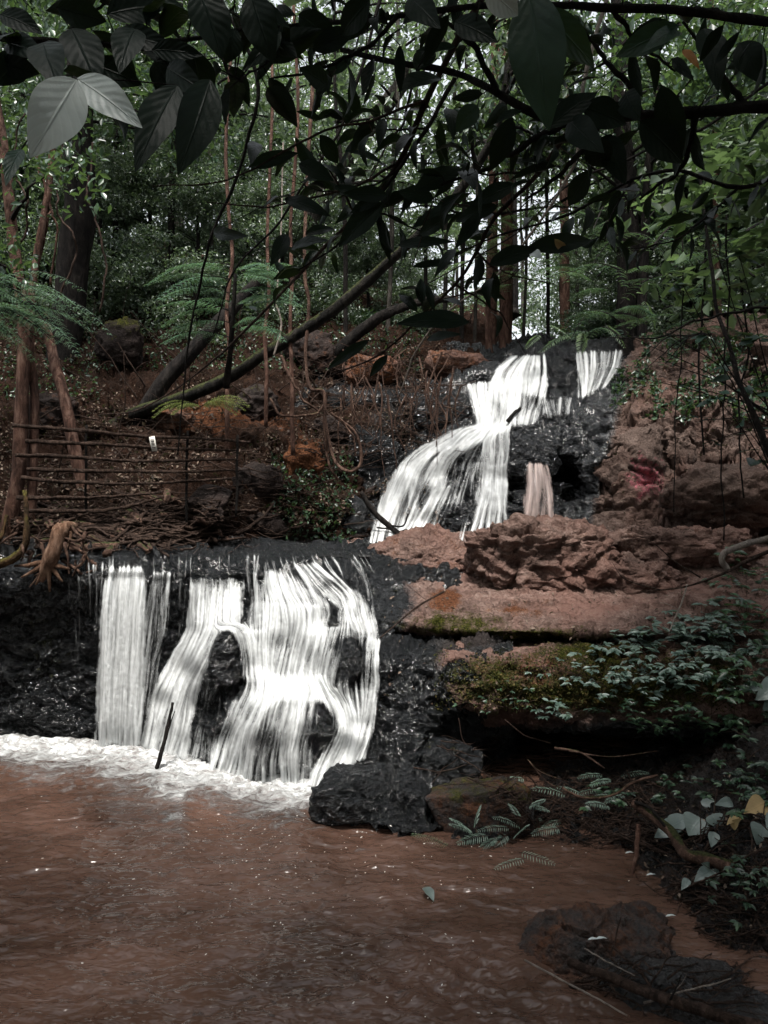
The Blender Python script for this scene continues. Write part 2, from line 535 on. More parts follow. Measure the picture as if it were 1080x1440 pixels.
M_rock = rock_mat("red_sandstone", dry=((.026, .015, .012), (.185, .122, .102), (.42, .32, .275)), bump=1.0)
M_dark = rock_mat("dark_basalt", dry=((.012, .011, .011), (.035, .03, .029), (.08, .07, .065)), wetc=((.003, .0035, .004), (.018, .02, .022)), bump=1.0)
M_soil = rock_mat("bank_soil", dry=((.006, .0035, .0025), (.026, .014, .009), (.085, .045, .028)), wetc=((.003, .003, .003), (.014, .013, .013)), bump=1.0, scale=1.6)
M_hill = rock_mat("hillside_rock", dry=((.022, .016, .014), (.105, .074, .062), (.27, .205, .175)), bump=.9)
M_bould = rock_mat("grey_boulder", dry=((.010, .009, .009), (.028, .022, .02), (.06, .05, .046)), wetc=((.002, .002, .0024), (.007, .007, .008)), bump=.7)

# -- lower cliff with the ledge the stream runs over
def m_lower(V, px, py, nn):
    wet = np.ones_like(px) * .95
    moss = .30 * blob(px, py, 60, 900, 80, 120)
    return np.stack([wet, moss, 0 * px], -1)
lower = loft([
    [(-320, 744, 13.4), (660, 744, 13.4)],
    [(-320, 764, 10.2), (660, 764, 10.4)],
    [(-320, 778, 9.0), (300, 776, 9.0), (660, 776, 9.2)],
    [(-320, 800, 8.3), (0, 800, 8.2), (90, 795, 8.15), (150, 789, 8.15), (300, 786, 8.15), (430, 785, 8.2), (500, 790, 8.2), (660, 810, 8.6)],
    [(-320, 825, 8.15), (140, 812, 8.05), (250, 806, 8.0), (340, 806, 7.98), (420, 806, 7.9), (480, 820, 7.85), (540, 845, 7.9), (660, 860, 8.4)],
    [(-320, 880, 8.3), (140, 870, 8.25), (250, 870, 8.15), (330, 868, 8.0), (370, 850, 7.75), (430, 845, 7.62), (480, 860, 7.6), (535, 880, 7.6), (660, 890, 8.2)],
    [(-320, 930, 8.35), (200, 930, 8.3), (255, 905, 8.1), (290, 888, 7.8), (340, 888, 7.7), (400, 890, 7.55), (460, 893, 7.5), (535, 900, 7.5), (660, 910, 8.0)],
    [(-320, 980, 8.35), (180, 980, 8.3), (230, 970, 8.0), (290, 960, 7.85), (350, 960, 7.6), (400, 962, 7.35), (450, 962, 7.35), (500, 965, 7.4), (540, 965, 7.3), (660, 960, 7.6)],
    [(-320, 1020, 8.3), (180, 1020, 8.25), (230, 1010, 7.9), (290, 1010, 7.6), (350, 995, 7.2), (400, 990, 7.12), (450, 1000, 7.12), (500, 1020, 7.2), (540, 1020, 7.1), (660, 1020, 7.4)],
    [(-320, 1052, 8.3), (180, 1055, 8.2), (240, 1062, 7.9), (300, 1080, 7.4), (350, 1096, 7.15), (440, 1106, 7.0), (500, 1090, 7.05), (540, 1080, 6.95), (660, 1080, 7.2)],
    [(-320, 1100, 8.25), (180, 1100, 8.1), (240, 1110, 7.8), (300, 1125, 7.3), (350, 1140, 7.05), (440, 1150, 6.9), (500, 1150, 6.9), (660, 1150, 7.0)],
], 380, 300, disp=rock_disp(.10, 1.6, .08, 2.8, .055), mask=m_lower)
surface("cliff", *lower, M_dark, kind='structure')

# -- black wet face right of the lower fall
def m_face(V, px, py, nn):
    return np.stack([np.ones_like(px) * (1.0 - .8 * blob(px, py, 660, 912, 60, 14) - .4 * blob(px, py, 700, 1010, 60, 80)), .35 * blob(px, py, 640, 960, 50, 60), .2 * blob(px, py, 650, 905, 50, 20)], -1)
face = loft([
    [(500, 896, 8.3), (720, 896, 8.4)],
    [(505, 906, 7.65), (600, 905, 7.6), (720, 906, 7.6)],
    [(510, 930, 7.25), (600, 925, 7.2), (720, 935, 7.25)],
    [(512, 980, 7.15), (580, 980, 7.0), (640, 985, 7.1), (720, 1000, 7.4)],
    [(508, 1030, 7.0), (570, 1030, 6.8), (640, 1040, 7.2), (720, 1050, 7.9)],
    [(500, 1080, 6.8), (570, 1085, 6.5), (640, 1090, 6.9), (720, 1090, 7.9)],
    [(500, 1120, 6.5), (570, 1130, 6.15), (620, 1135, 6.2), (720, 1130, 7.0)],
    [(500, 1165, 6.1), (570, 1170, 5.9), (620, 1165, 6.0), (720, 1160, 7.0)],
], 170, 200, disp=rock_disp(.12, 1.8, .09, 3.0, .07), mask=m_face)
surface("wet_rock_face", *face, M_dark, label="black glistening wet rock face just right of the lower waterfall", cat="rock face")

# -- mossy lower slab
def m_moss(V, px, py, nn):
    moss = .68 * blob(px, py, 780, 960, 190, 50, 3) + .4 * blob(px, py, 820, 905, 90, 22) + .4 * blob(px, py, 1000, 960, 120, 60)
    moss = moss - .45 * blob(px, py, 700, 908, 50, 14) - .55 * blob(px, py, 760, 945, 35, 14)
    rust = .55 * blob(px, py, 740, 950, 120, 40) + .65 * blob(px, py, 890, 912, 70, 16) + .5 * blob(px, py, 830, 985, 60, 25)
    wet = .9 * blob(px, py, 560, 950, 80, 90, 3) + .8 * np.clip((py - 1002) / 18, 0, 1)
    return np.stack([wet, moss, rust], -1)
moss = loft([
    [(560, 884, 9.6), (1300, 884, 9.4)],
    [(560, 902, 8.3), (1300, 902, 8.3)],
    [(560, 910, 7.6), (690, 906, 7.55), (780, 905, 7.5), (900, 906, 7.45), (1300, 912, 7.3)],
    [(580, 930, 7.25), (690, 925, 7.2), (850, 925, 7.15), (1300, 935, 7.0)],
    [(600, 965, 7.1), (700, 965, 6.95), (850, 970, 6.9), (1300, 980, 6.8)],
    [(610, 995, 7.12), (700, 1000, 7.0), (850, 1018, 6.95), (950, 1028, 6.9), (1300, 1040, 6.8)],
    [(620, 1005, 7.5), (700, 1010, 7.4), (850, 1026, 7.4), (1300, 1050, 7.4)],
    [(620, 1008, 8.8), (1300, 1050, 9.0)],
], 420, 240, disp=rock_disp(.08, 1.3, .06, 1.9, .03, sq=2.2), mask=m_moss)
surface("mossy_slab", *moss, M_rock, label="long overhanging rock slab thick with green and rust coloured moss", cat="rock slab")

# -- flat red slab above it
def m_slab(V, px, py, nn):
    wet = .95 * blob(px, py, 520, 845, 70, 70, 3) + .5 * np.clip((py - 893) / 8, 0, 1)
    m = .6 * blob(px, py, 640, 874, 90, 18) + .4 * blob(px, py, 560, 800, 40, 15) + .45 * blob(px, py, 830, 895, 130, 10) + .5 * blob(px, py, 700, 895, 120, 12)
    r = .9 * blob(px, py, 625, 845, 28, 18) + .6 * blob(px, py, 730, 858, 60, 14) + .5 * blob(px, py, 955, 800, 40, 14)
    return np.stack([wet, m, r], -1)
slab = loft([
    [(470, 742, 12.4), (1340, 738, 12)],
    [(470, 762, 10.3), (1340, 742, 10.4)],
    [(475, 785, 9.3), (600, 775, 9.4), (1340, 762, 9.5)],
    [(480, 800, 8.6), (600, 800, 8.8), (1340, 795, 8.8)],
    [(490, 818, 8.1), (540, 820, 8.15), (620, 826, 8.35), (800, 822, 8.45), (1340, 825, 8.3)],
    [(500, 850, 7.8), (540, 855, 7.75), (600, 858, 7.72), (700, 868, 7.68), (800, 872, 7.62), (940, 876, 7.55), (1340, 880, 7.4)],
    [(505, 872, 7.65), (560, 876, 7.6), (640, 884, 7.5), (700, 890, 7.45), (800, 892, 7.42), (940, 893, 7.4), (1340, 897, 7.3)],
    [(510, 888, 7.7), (640, 896, 7.62), (800, 900, 7.6), (1340, 905, 7.5)],
    [(512, 897, 9.0), (1340, 907, 9.0)],
], 460, 300, disp=rock_disp(.06, .9, .045, 1.5, .038, .02, 7, sq=2.6), mask=m_slab,
    dents=[(755, 897, 210, 6, .25)])
surface("flat_slab", *slab, M_rock, label="broad flat pinkish red rock slab between the boulders and the mossy overhang", cat="rock slab")

# -- black recess and the low bank under the mossy slab, running to the water
def m_bank(V, px, py, nn):
    return np.stack([.55 + .3 * blob(px, py, 700, 1180, 300, 30) + 0 * px, .35 * blob(px, py, 800, 1065, 120, 15) + .5 * blob(px, py, 1000, 930, 50, 50), 0 * px], -1)
bank = loft([
    [(560, 990, 9.2), (1340, 960, 9.2)],
    [(560, 1050, 8.6), (1000, 1040, 8.4), (1340, 950, 8.0)],
    [(560, 1090, 7.5), (800, 1090, 7.3), (960, 1080, 7.0), (1080, 1010, 6.9), (1340, 960, 6.8)],
    [(560, 1130, 6.5), (700, 1140, 6.4), (850, 1140, 6.3), (960, 1130, 6.1), (1080, 1075, 5.9), (1340, 1010, 5.8)],
    [(560, 1160, 6.1), (700, 1178, 5.95), (850, 1180, 5.95), (900, 1190, 5.7), (960, 1200, 5.4), (1080, 1150, 5.2), (1340, 1100, 5.0)],
    [(560, 1175, 5.98), (700, 1192, 5.85), (850, 1192, 5.82), (905, 1225, 5.45), (960, 1270, 5.0), (1080, 1260, 4.7), (1340, 1240, 4.4)],
    [(560, 1210, 5.85), (700, 1225, 5.75), (850, 1225, 5.7), (900, 1260, 5.3), (960, 1320, 4.75), (1010, 1370, 4.4), (1080, 1400, 4.2), (1340, 1400, 3.9)],
    [(560, 1300, 5.6), (850, 1300, 5.4), (960, 1400, 4.5), (1010, 1460, 4.0), (1080, 1520, 3.7), (1340, 1560, 3.3)],
], 260, 200, disp=rock_disp(.09, 2.0, .06, 4, .03), mask=m_bank)
surface("muddy_bank", *bank, M_soil, kind='structure')

# -- upper cascade bed and the big hillside rock
def m_up(V, px, py, nn):
    edge = 860 + (620 - py) * .25
    wet = np.clip((edge - px) / 30 + .5, 0, 1) * 1.0
    wet = np.maximum(wet, .9 * blob(px, py, 800, 690, 45, 60, 3))
    moss = .3 * blob(px, py, 905, 560, 45, 40) + .22 * blob(px, py, 1050, 590, 80, 60)
    rust = .3 * blob(px, py, 900, 560, 70, 60) + .32 * blob(px, py, 1000, 500, 120, 40)
    return np.stack([wet, moss, rust], -1)
up = loft([
    [(380, 500, 15.5), (640, 500, 15), (720, 482, 15.5), (900, 478, 15.5), (1340, 380, 14.5)],
    [(380, 560, 12.4), (600, 560, 12.5), (650, 543, 12.65), (665, 540, 12.6), (700, 522, 12.8), (735, 503, 12.9), (800, 500, 13.1), (880, 497, 12.7), (950, 480, 12.2), (1100, 450, 11.8), (1340, 420, 11.4)],
    [(380, 600, 12.0), (600, 590, 12.2), (660, 560, 12.2), (700, 550, 12.25), (750, 530, 12.6), (800, 530, 13.0), (860, 520, 12.8), (890, 515, 12.2), (950, 510, 11.7), (1340, 470, 11.1)],
    [(380, 640, 11.7), (600, 620, 12.0), (660, 592, 12.1), (700, 588, 12.05), (750, 575, 12.3), (800, 558, 12.6), (840, 550, 12.3), (870, 545, 11.8), (950, 545, 11.4), (1340, 520, 10.9)],
    [(380, 665, 11.6), (550, 645, 11.65), (600, 622, 11.75), (660, 604, 11.8), (705, 600, 11.65), (730, 588, 11.5), (800, 582, 11.45), (850, 575, 11.3), (950, 590, 11.0), (1340, 580, 10.6)],
    [(380, 700, 11.5), (520, 680, 11.35), (600, 650, 11.2), (660, 640, 11.15), (710, 640, 11.15), (780, 640, 10.95), (850, 640, 10.9), (1340, 640, 10.2)],
    [(380, 740, 11.3), (530, 710, 11.0), (600, 700, 10.85), (700, 700, 10.8), (850, 690, 10.6), (1340, 690, 10.0)],
    [(380, 775, 11.0), (520, 765, 10.6), (700, 755, 10.5), (850, 745, 10.3), (1000, 740, 9.9), (1340, 735, 9.6)],
    [(380, 820, 10.9), (520, 800, 10.5), (700, 800, 10.4), (1340, 790, 9.5)],
], 520, 400, disp=rock_disp(.13, .8, .18, 1.1, .05, sq=1.3), mask=m_up,
    dents=[(800, 686, 24, 34, .9), (720, 700, 10, 40, .35), (790, 545, 30, 22, .7), (925, 600, 8, 34, .2), (560, 610, 50, 40, .8), (1000, 655, 50, 7, .25)])
surface("rock_hillside", *up, M_hill, kind='structure')

# -- left bank: soil and rocks rising to the forest
def m_lb(V, px, py, nn):
    r = .75 * blob(px, py, 300, 590, 70, 25) + .6 * blob(px, py, 430, 640, 30, 30) + .4 * blob(px, py, 560, 510, 80, 30) + .4 * blob(px, py, 380, 600, 80, 16)
    m = .3 * blob(px, py, 420, 700, 60, 30) + .25 * blob(px, py, 210, 500, 40, 50)
    wet = .7 * blob(px, py, 560, 640, 70, 110, 3) + .8 * np.clip((py - 752) / 20, 0, 1)
    return np.stack([wet, m, r], -1)
lb = loft([
    [(-420, 330, 24), (300, 350, 24), (700, 440, 24)],
    [(-420, 400, 16), (200, 415, 16), (400, 430, 16), (600, 478, 15.5), (720, 500, 15.5)],
    [(-420, 470, 13.6), (200, 480, 13.6), (400, 490, 13.6), (600, 505, 13.6), (700, 525, 13.4)],
    [(-420, 540, 12.0), (300, 560, 12.0), (420, 565, 12.2), (480, 560, 12.6), (600, 545, 13.0), (680, 560, 13.0)],
    [(-420, 620, 10.8), (300, 630, 10.9), (430, 640, 11.0), (490, 650, 11.4), (560, 640, 12.2), (640, 640, 12.4)],
    [(-420, 690, 9.9), (300, 700, 10.0), (430, 700, 10.1), (490, 710, 10.5), (540, 710, 11.4), (640, 700, 12)],
    [(-420, 750, 9.2), (200, 745, 9.2), (300, 748, 9.5), (420, 752, 9.9), (480, 762, 10.2), (520, 765, 11), (640, 760, 12)],
    [(-420, 786, 8.35), (100, 784, 8.4), (250, 775, 9.0), (400, 768, 9.8), (490, 772, 10.1), (640, 780, 11)],
    [(-420, 810, 8.3), (250, 800, 8.9), (640, 800, 11)],
], 380, 300, disp=rock_disp(.17, 1.3, .16, 1.6, .05, .10, 2.2), mask=m_lb,
    dents=[(200, 470, 60, 40, .5), (480, 540, 60, 16, .7), (120, 640, 130, 40, .35)])
surface("bank", *lb, M_soil, kind='structure')

# -- forest floor far beyond
gx, gy = np.meshgrid(np.linspace(-70, 70, 141), np.linspace(14.5, 120, 106))
gz = 4.3 + .02 * (gy - 14) + np.where(gx < 1, (1 - gx) * .16, 0) + np.where(gx > 3, (gx - 3) * .12, 0)
gz = np.minimum(gz, 12) + .35 * fbm(np.stack([gx * .3, gy * .3, gx * 0], -1), 4)
def floor_z(x, y):
    z = 4.3 + .02 * (y - 14) + max(0, (1 - x) * .16) + max(0, (x - 3) * .12)
    return min(z, 12)
surface("forest_floor", np.stack([gx, gy, gz], -1), np.zeros(gx.shape + (3,)), M_soil, kind='structure')
# ground under and behind everything, reaching to the sides and the horizon
gx, gy = np.meshgrid(np.linspace(-320, 320, 81), np.linspace(-320, 320, 81))
gz = -1.2 + 0 * gx + .3 * fbm(np.stack([gx * .1, gy * .1, gx * 0], -1), 3)
surface("ground", np.stack([gx, gy, gz], -1), np.zeros(gx.shape + (3,)), M_soil, kind='structure', bvh=False)

# ------------------------------------------------------------------ boulders
def boulder(name, px0, py0, px1, py1, Y, mat, label, depth=.8, seed=0, mask=(0, 0, 0), boxy=.35, res=70, cuts=16, disp=.05, group=None, tilt=0.0, bvh=True, cat="boulder"):
    cx, cy = (px0 + px1) / 2, (py0 + py1) / 2
    c = P(cx, cy, Y); rx = (px1 - px0) / 2 / F * Y; rz = (py1 - py0) / 2 / F * Y; ry = depth * (rx + rz) / 2
    th, ph = np.meshgrid(np.linspace(0, np.pi * 2, res * 2 + 1), np.linspace(.001, np.pi - .001, res))
    d = np.stack([np.sin(ph) * np.cos(th), np.sin(ph) * np.sin(th), np.cos(ph)], -1)
    rr = np.random.default_rng(seed + 100)
    pl = unit(rr.normal(size=(cuts, 3))); off = rr.uniform(.62, .95, cuts)
    r = np.full(d.shape[:2], 1.15)
    for n_, o_ in zip(pl, off):
        dn = (d * n_).sum(-1)
        r = np.where(dn > .05, np.minimum(r, o_ / np.maximum(dn, .05)), r)
    r = smooth_axis(smooth_axis(r, 1, 0), 1, 1); r[:, -1] = r[:, 0]
    V = d * r[..., None]
    V = np.sign(V) * np.abs(V) ** (1 - boxy * .4)
    V = V * np.array([rx, ry, rz])
    ct, sn = math.cos(tilt), math.sin(tilt)
    V = np.stack([V[..., 0] * ct - V[..., 2] * sn, V[..., 1], V[..., 0] * sn + V[..., 2] * ct], -1) + c
    w = V * np.array([1, 1, 1.6]) * 3.2 + .5 * np.stack([fbm(V * 2.5, 3), fbm(V * 2.5 + 9, 3), fbm(V * 2.5 + 31, 3)], -1)
    dd = disp * fbm(V * 3.0 + seed, 5, .6) * 1.1
    v, e = facets(w, seed); dd = dd + disp * .8 * (v + .2 * e)
    v, e = facets(w * 2.6, seed + 3); dd = dd + disp * .45 * v
    dd = dd + disp * .22 * ridged(V * 9 + seed, 4) + disp * .18 * fbm(V * 26, 4, .75)
    dd[:, -1] = dd[:, 0]
    V = V + d * dd[..., None]
    M = np.zeros(V.shape) + np.array(mask)
    up_ = d[..., 2]
    M[..., 1] *= np.clip(.3 + up_, 0, 1)
    mb = MB(); f = gridf(res * 2 + 1, res)[:, ::-1]; mb.add(V.reshape(-1, 3), f)
    o = mb.build(name, mat, origin=(c[0], c[1], c[2] - rz), attrs={'mask': M.reshape(-1, 3)})
    tag(o, label, cat, group)
    if bvh: add_bvh(V.reshape(-1, 3), f, name)
    return o

boulder("boulder", 644, 732, 872, 838, 8.7, M_rock, "largest rough red boulder, sitting in the middle of the slab below the upper fall", .8, 1, (.0, .0, .25), .9, 110, 22, .11, cat="boulder")
boulder("boulder", 500, 750, 672, 838, 9.0, M_rock, "low rounded red boulder at the left end of the slab, beside the stream ledge", .9, 2, (.0, .12, .35), .3, 90, 18, .08)
boulder("boulder", 838, 741, 1075, 800, 9.05, M_rock, "long layered red boulder right of the largest one, in front of the hillside rock", .7, 3, (.0, .05, .25), .9, 100, 18, .10)
boulder("boulder", 808, 786, 960, 846, 8.6, M_rock, "flat cracked brown boulder wedged below the long layered one", .8, 4, (.1, .1, .2), .8, 80, 18, .09)
boulder("boulder", 690, 800, 830, 836, 8.5, M_rock, "small shadowed ledge stone under the front of the largest boulder", .8, 14, (.1, .1, .2), .8, 60, 14, .07)
boulder("boulder", 930, 655, 1120, 752, 9.9, M_hill, "smooth pale pinkish rounded boulder at the foot of the hillside rock", .8, 5, (.0, .0, .1), .4, 80, 14, .08)
boulder("boulder", 846, 600, 960, 720, 10.75, M_hill, "tall tilted grey brown rock plate leaning on the hillside", .5, 6, (.0, .0, .1), .5, 80, 12, .08, tilt=.5)
boulder("boulder", 287, 890, 346, 985, 7.62, M_dark, "black wet rock standing in the lower fall with water parting round it", .9, 7, (1, 0, 0), .5, 70, 16, .06)
boulder("boulder", 452, 878, 522, 1020, 7.42, M_dark, "dark wet rock on the right side of the lower fall, under thin veils of water", .7, 8, (1, 0, 0), .4, 70, 16, .07)
boulder("boulder", 345, 985, 420, 1100, 7.1, M_dark, "dark hump of rock low in the middle of the lower fall", .7, 18, (1, 0, 0), .4, 70, 16, .06)
boulder("boulder", 415, 1000, 472, 1070, 7.1, M_dark, "small dark knob of rock low on the right of the lower fall", .7, 28, (1, 0, 0), .4, 60, 16, .05)
boulder("boulder", 443, 1074, 556, 1168, 6.35, M_dark, "black glossy angular boulder in the pool at the foot of the lower fall", .9, 9, (1, 0, 0), .5, 80, 12, .045)
boulder("boulder", 548, 1095, 612, 1165, 6.2, M_dark, "smaller black wet rock at the waterline behind the glossy boulder", .8, 19, (1, 0, 0), .5, 60, 14, .045)
boulder("boulder", 590, 1040, 672, 1108, 6.75, M_dark, "rounded dark grey rock below the mossy overhang", .8, 10, (.9, .25, 0), .3, 60, 12, .04)
boulder("boulder", 600, 1100, 742, 1182, 6.15, M_bould, "squarish boulder with a mossy top and a brown end, at the water's edge", .8, 11, (.45, .42, .4), .9, 70, 12, .035)
boulder("boulder", 262, 682, 330, 722, 9.35, M_bould, "dark grey smooth boulder resting at the right end of the branch fence", .8, 12, (.0, .0, .1), .3, 60, 10, .02)
boulder("boulder", 278, 712, 318, 742, 9.2, M_bould, "small dark grey stone below the smooth boulder by the fence", .8, 13, (.0, .0, .0), .3, 50, 12, .015)
boulder("boulder", 400, 628, 452, 690, 10.6, M_hill, "orange brown boulder sticking out of the left bank", .8, 15, (.0, .0, .8), .5, 60, 12, .05)
boulder("boulder", 135, 455, 205, 520, 12.7, M_bould, "mossy dark rock high on the left bank behind the dark trunk", .7, 16, (.0, .5, .1), .6, 50, 12, .05)
boulder("boulder", 488, 500, 560, 545, 12.9, M_rock, "brown outcrop block above the hollow left of the upper fall", .7, 17, (.0, .15, .6), .8, 50, 12, .06)
boulder("boulder", 596, 492, 680, 535, 13.2, M_rock, "reddish rock among tree roots at the top left of the upper fall", .7, 20, (.0, .15, .5), .6, 50, 12, .06)
boulder("boulder", 490, 600, 560, 700, 11.6, M_dark, "dark wet rock left of the upper cascade in the shadowed hollow", .7, 21, (.9, .1, .0), .5, 50, 12, .09)
boulder("boulder", 575, 560, 660, 640, 12.3, M_dark, "blue black wet rock wall block beside the top of the upper fall", .7, 22, (1, .0, .0), .8, 50, 14, .09)
boulder("boulder", 757, 505, 822, 575, 12.75, M_dark, "black ledge rock between the two streams at the top of the upper fall", .8, 23, (.9, .2, .0), .8, 50, 14, .10)
boulder("boulder", 560, 640, 640, 740, 11.05, M_dark, "dark wet hump with water fanning over it low in the upper cascade", .6, 24, (1, .0, .0), .4, 60, 14, .07)
boulder("boulder", 696, 1274, 975, 1426, 4.5, M_bould, "dark half sunken boulder with a brown worn edge in the near right water", 1.0, 25, (.5, .0, .5), .15, 110, 26, .07, tilt=-.16)
boulder("boulder", 840, 1352, 1180, 1540, 4.1, M_bould, "low muddy rock, widened to stand in for shaded water, beside the half sunken boulder, bottom right", 1.0, 26, (.6, .1, .15), .4, 80, 12, .03, tilt=-.25)  # dark rock made wider to stand in for water lying in shade

for i, (x0, y0, x1, y1, mt, ms, lab) in enumerate([
    (215, 575, 275, 612, M_hill, (0, .1, .5), "orange brown flat stone behind the sign on the left bank"),
    (330, 545, 392, 596, M_bould, (0, .3, .1), "mossy grey stone under the leaning trunk on the left bank"),
    (436, 586, 486, 622, M_bould, (0, .2, .1), "dark stone inside the loop of the hanging vine"),
    (220, 420, 290, 462, M_bould, (0, .4, .1), "mossy stone under the left end of the feathery fronds"),
    (398, 470, 470, 520, M_bould, (0, .2, .3), "grey brown stone right under the middle of the leaning trunk"),
    (330, 650, 400, 700, M_bould, (0, .1, .2), "dark stone right of the fence end, higher than the smooth boulder"),
    (40, 560, 110, 610, M_bould, (0, .1, .3), "dark stone behind the top left of the branch fence"),
    (470, 690, 520, 760, M_dark, (.9, 0, 0), "black wet stone at the left foot of the upper fall"),
    (340, 720, 400, 752, M_bould, (.2, .1, 0), "low flat dark stone at the stream's edge right of the root pile")]):
    h = hit((x0 + x1) / 2, (y0 + y1) / 2 + 6, only=("bank",))
    if h is not None: boulder("boulder", x0, y0, x1, y1, h[0][1] + .05, mt, lab, .7, 70 + i, ms, .6, 50, 14, .06)

# ------------------------------------------------------------------ pink paint on the rock
def paint_mat():
    m, nt = new_mat("pink_paint"); n = N(nt)
    tc = n('ShaderNodeTexCoord').outputs['Object']
    at = n('ShaderNodeAttribute', attribute_name='mask').outputs['Fac']
    q = n.math('ADD', at, n.math('MULTIPLY', n.math('SUBTRACT', n.noise(tc, 14, 6, .7), .5), 2.4))
    a = n.ramp(q, [(.45, (0, 0, 0)), (.75, (1, 1, 1))])
    bs = n('ShaderNodeBsdfPrincipled', ins={'Base Color': (.30, .08, .10, 1), 'Roughness': .8})
    mx = n('ShaderNodeMixShader', ins={0: n.math('MULTIPLY', a, .65), 1: n('ShaderNodeBsdfTransparent').outputs[0], 2: bs.outputs[0]})
    out(nt, mx.outputs[0]); return m
def patch_on(px0, py0, px1, py1, n=40, lift=.012):
    V = np.zeros((n, n, 3)); M = np.zeros((n, n))
    last = None
    for j, y in enumerate(np.linspace(py0, py1, n)):
        for i, x in enumerate(np.linspace(px0, px1, n)):
            h = hit(x, y, skip=("forest_floor",))
            if h is None: V[j, i] = last if last is not None else P(x, y, 10); continue
            last = h[0]; eye = unit(np.array([0, 0, CAMZ]) - h[0]); V[j, i] = h[0] + eye * lift
            M[j, i] = 1 - min(1, math.hypot((x - (px0 + px1) / 2) / ((px1 - px0) / 2), (y - (py0 + py1) / 2) / ((py1 - py0) / 2)))
    return V, M
V_, M_ = patch_on(868, 625, 950, 720)
mb = MB(); mb.add(V_.reshape(-1, 3), gridf(40, 40))
o = mb.build("paint_stain", paint_mat(), origin=V_.mean((0, 1)), attrs={'mask': M_.ravel()})
tag(o, "faded pink and red paint smeared on the hillside rock right of the upper fall", "paint")
# ------------------------------------------------------------------ pool
def water_mat():
    m, nt = new_mat("muddy_water"); n = N(nt)
    tc = n('ShaderNodeTexCoord').outputs['Object']
    fo = n('ShaderNodeAttribute', attribute_name='foam').outputs['Fac']
    mp = n('ShaderNodeMapping', ins={'Vector': tc, 'Scale': (1, 1.7, 1)}).outputs[0]
    big = n.noise(mp, 1.1, 4, .5, .5)
    col = n.ramp(big, [(.3, (.048, .027, .019)), (.7, (.102, .058, .043))])
    wr = n.noise(mp, 3.0, 3, .5, .5)
    q = n.math('ADD', n.math('MULTIPLY', fo, 1.0), n.math('MULTIPLY', n.math('SUBTRACT', n.noise(mp, 3.2, 8, .7, 1.8), .5), 1.9))
    fm = n.ramp(q, [(.22, (0, 0, 0)), (.40, (.16, .16, .16)), (.62, (.6, .6, .6)), (.95, (1, 1, 1))])
    col = n.mix(fm, col, n.ramp(n.noise(mp, 9, 5, .6, 1.0), [(.35, (.35, .33, .32)), (.6, (.82, .84, .84))]))
    bs = n('ShaderNodeBsdfPrincipled', ins={'Base Color': col, 'IOR': 1.33, 'Specular IOR Level': .5})
    nt.links.new(n.math('ADD', .06, n.math('MULTIPLY', fm, .5)), bs.inputs['Roughness'])
    h = n.math('ADD', n.math('MULTIPLY', wr, .07), n.math('MULTIPLY', n.noise(mp, 10, 2, .45, .2), .016))
    h = n.math('ADD', h, n.math('MULTIPLY', n.math('MULTIPLY', fm, n.noise(mp, 9, 5, .6, 1.0)), .12))
    bp = n('ShaderNodeBump', ins={'Strength': 1.0, 'Distance': 1.0, 'Height': h})
    nt.links.new(bp.outputs[0], bs.inputs['Normal'])
    out(nt, bs.outputs[0]); return m
M_water = water_mat()
xs = np.concatenate([np.linspace(-16, -6, 40)[:-1], np.linspace(-6, 4.5, 480), np.linspace(4.5, 12, 30)[1:]])
ys = np.concatenate([np.linspace(-9, 2.6, 40)[:-1], np.linspace(2.6, 8.6, 420)])
X, Y = np.meshgrid(xs, ys)
base = [(-260, 1045), (0, 1048), (130, 1056), (200, 1060), (240, 1072), (300, 1092), (360, 1105), (440, 1112), (470, 1090)]
bp_ = np.array([P(a, b, YZ(a, b, 0.0)) for a, b in base])[:, :2]
dist = np.full(X.shape, 99.0); 
for a, b in zip(bp_[:-1], bp_[1:]):
    t = np.clip(((X - a[0]) * (b[0] - a[0]) + (Y - a[1]) * (b[1] - a[1])) / ((b - a) ** 2).sum(), 0, 1)
    dist = np.minimum(dist, np.hypot(X - a[0] - t * (b[0] - a[0]), Y - a[1] - t * (b[1] - a[1])))
# how strongly the fall churns the water along its foot
pxw = CX + F * X / np.maximum(Y, .5)
reach = np.interp(pxw, [-250, -40, 40, 120, 200, 250, 275, 330, 420, 470, 500, 620], [.1, .45, .65, .7, .6, .95, .35, .5, .62, .35, .05, .02])
foam = np.exp(-(dist / np.maximum(reach, .02)) ** 1.5)
hz = .034 * fbm(np.stack([X * 2.2, Y * 3.6, X * 0], -1), 4) + .012 * noise(np.stack([X * 9, Y * 14, X * 0 + 4], -1)) * (1 - foam)
hz = hz + foam * (.085 * (fbm(np.stack([X * 6, Y * 9, X * 0 + 8], -1), 5, .6) + .5))
calm = np.clip((X - .9) / 1.0, 0, 1) * np.clip((Y - 3.9) / .8, 0, 1)
hz = hz * (1 - .75 * calm)
rp = P(640, 1385, YZ(640, 1385, 0.0)); rif = np.exp(-(((X - rp[0] - .1) / .75) ** 2 + ((Y - rp[1]) / .42) ** 2))
hz = hz + rif * (.045 * fbm(np.stack([X * 7, Y * 9, X * 0 + 2], -1), 3) + .014 * noise(np.stack([X * 21, Y * 27, X * 0 + 2], -1)))
mb = MB(); V = np.stack([X, Y, hz], -1).reshape(-1, 3); mb.add(V, gridf(len(xs), len(ys)))
o = mb.build("pool_water", M_water, attrs={'foam': foam.ravel()}); tag(o, kind='structure')
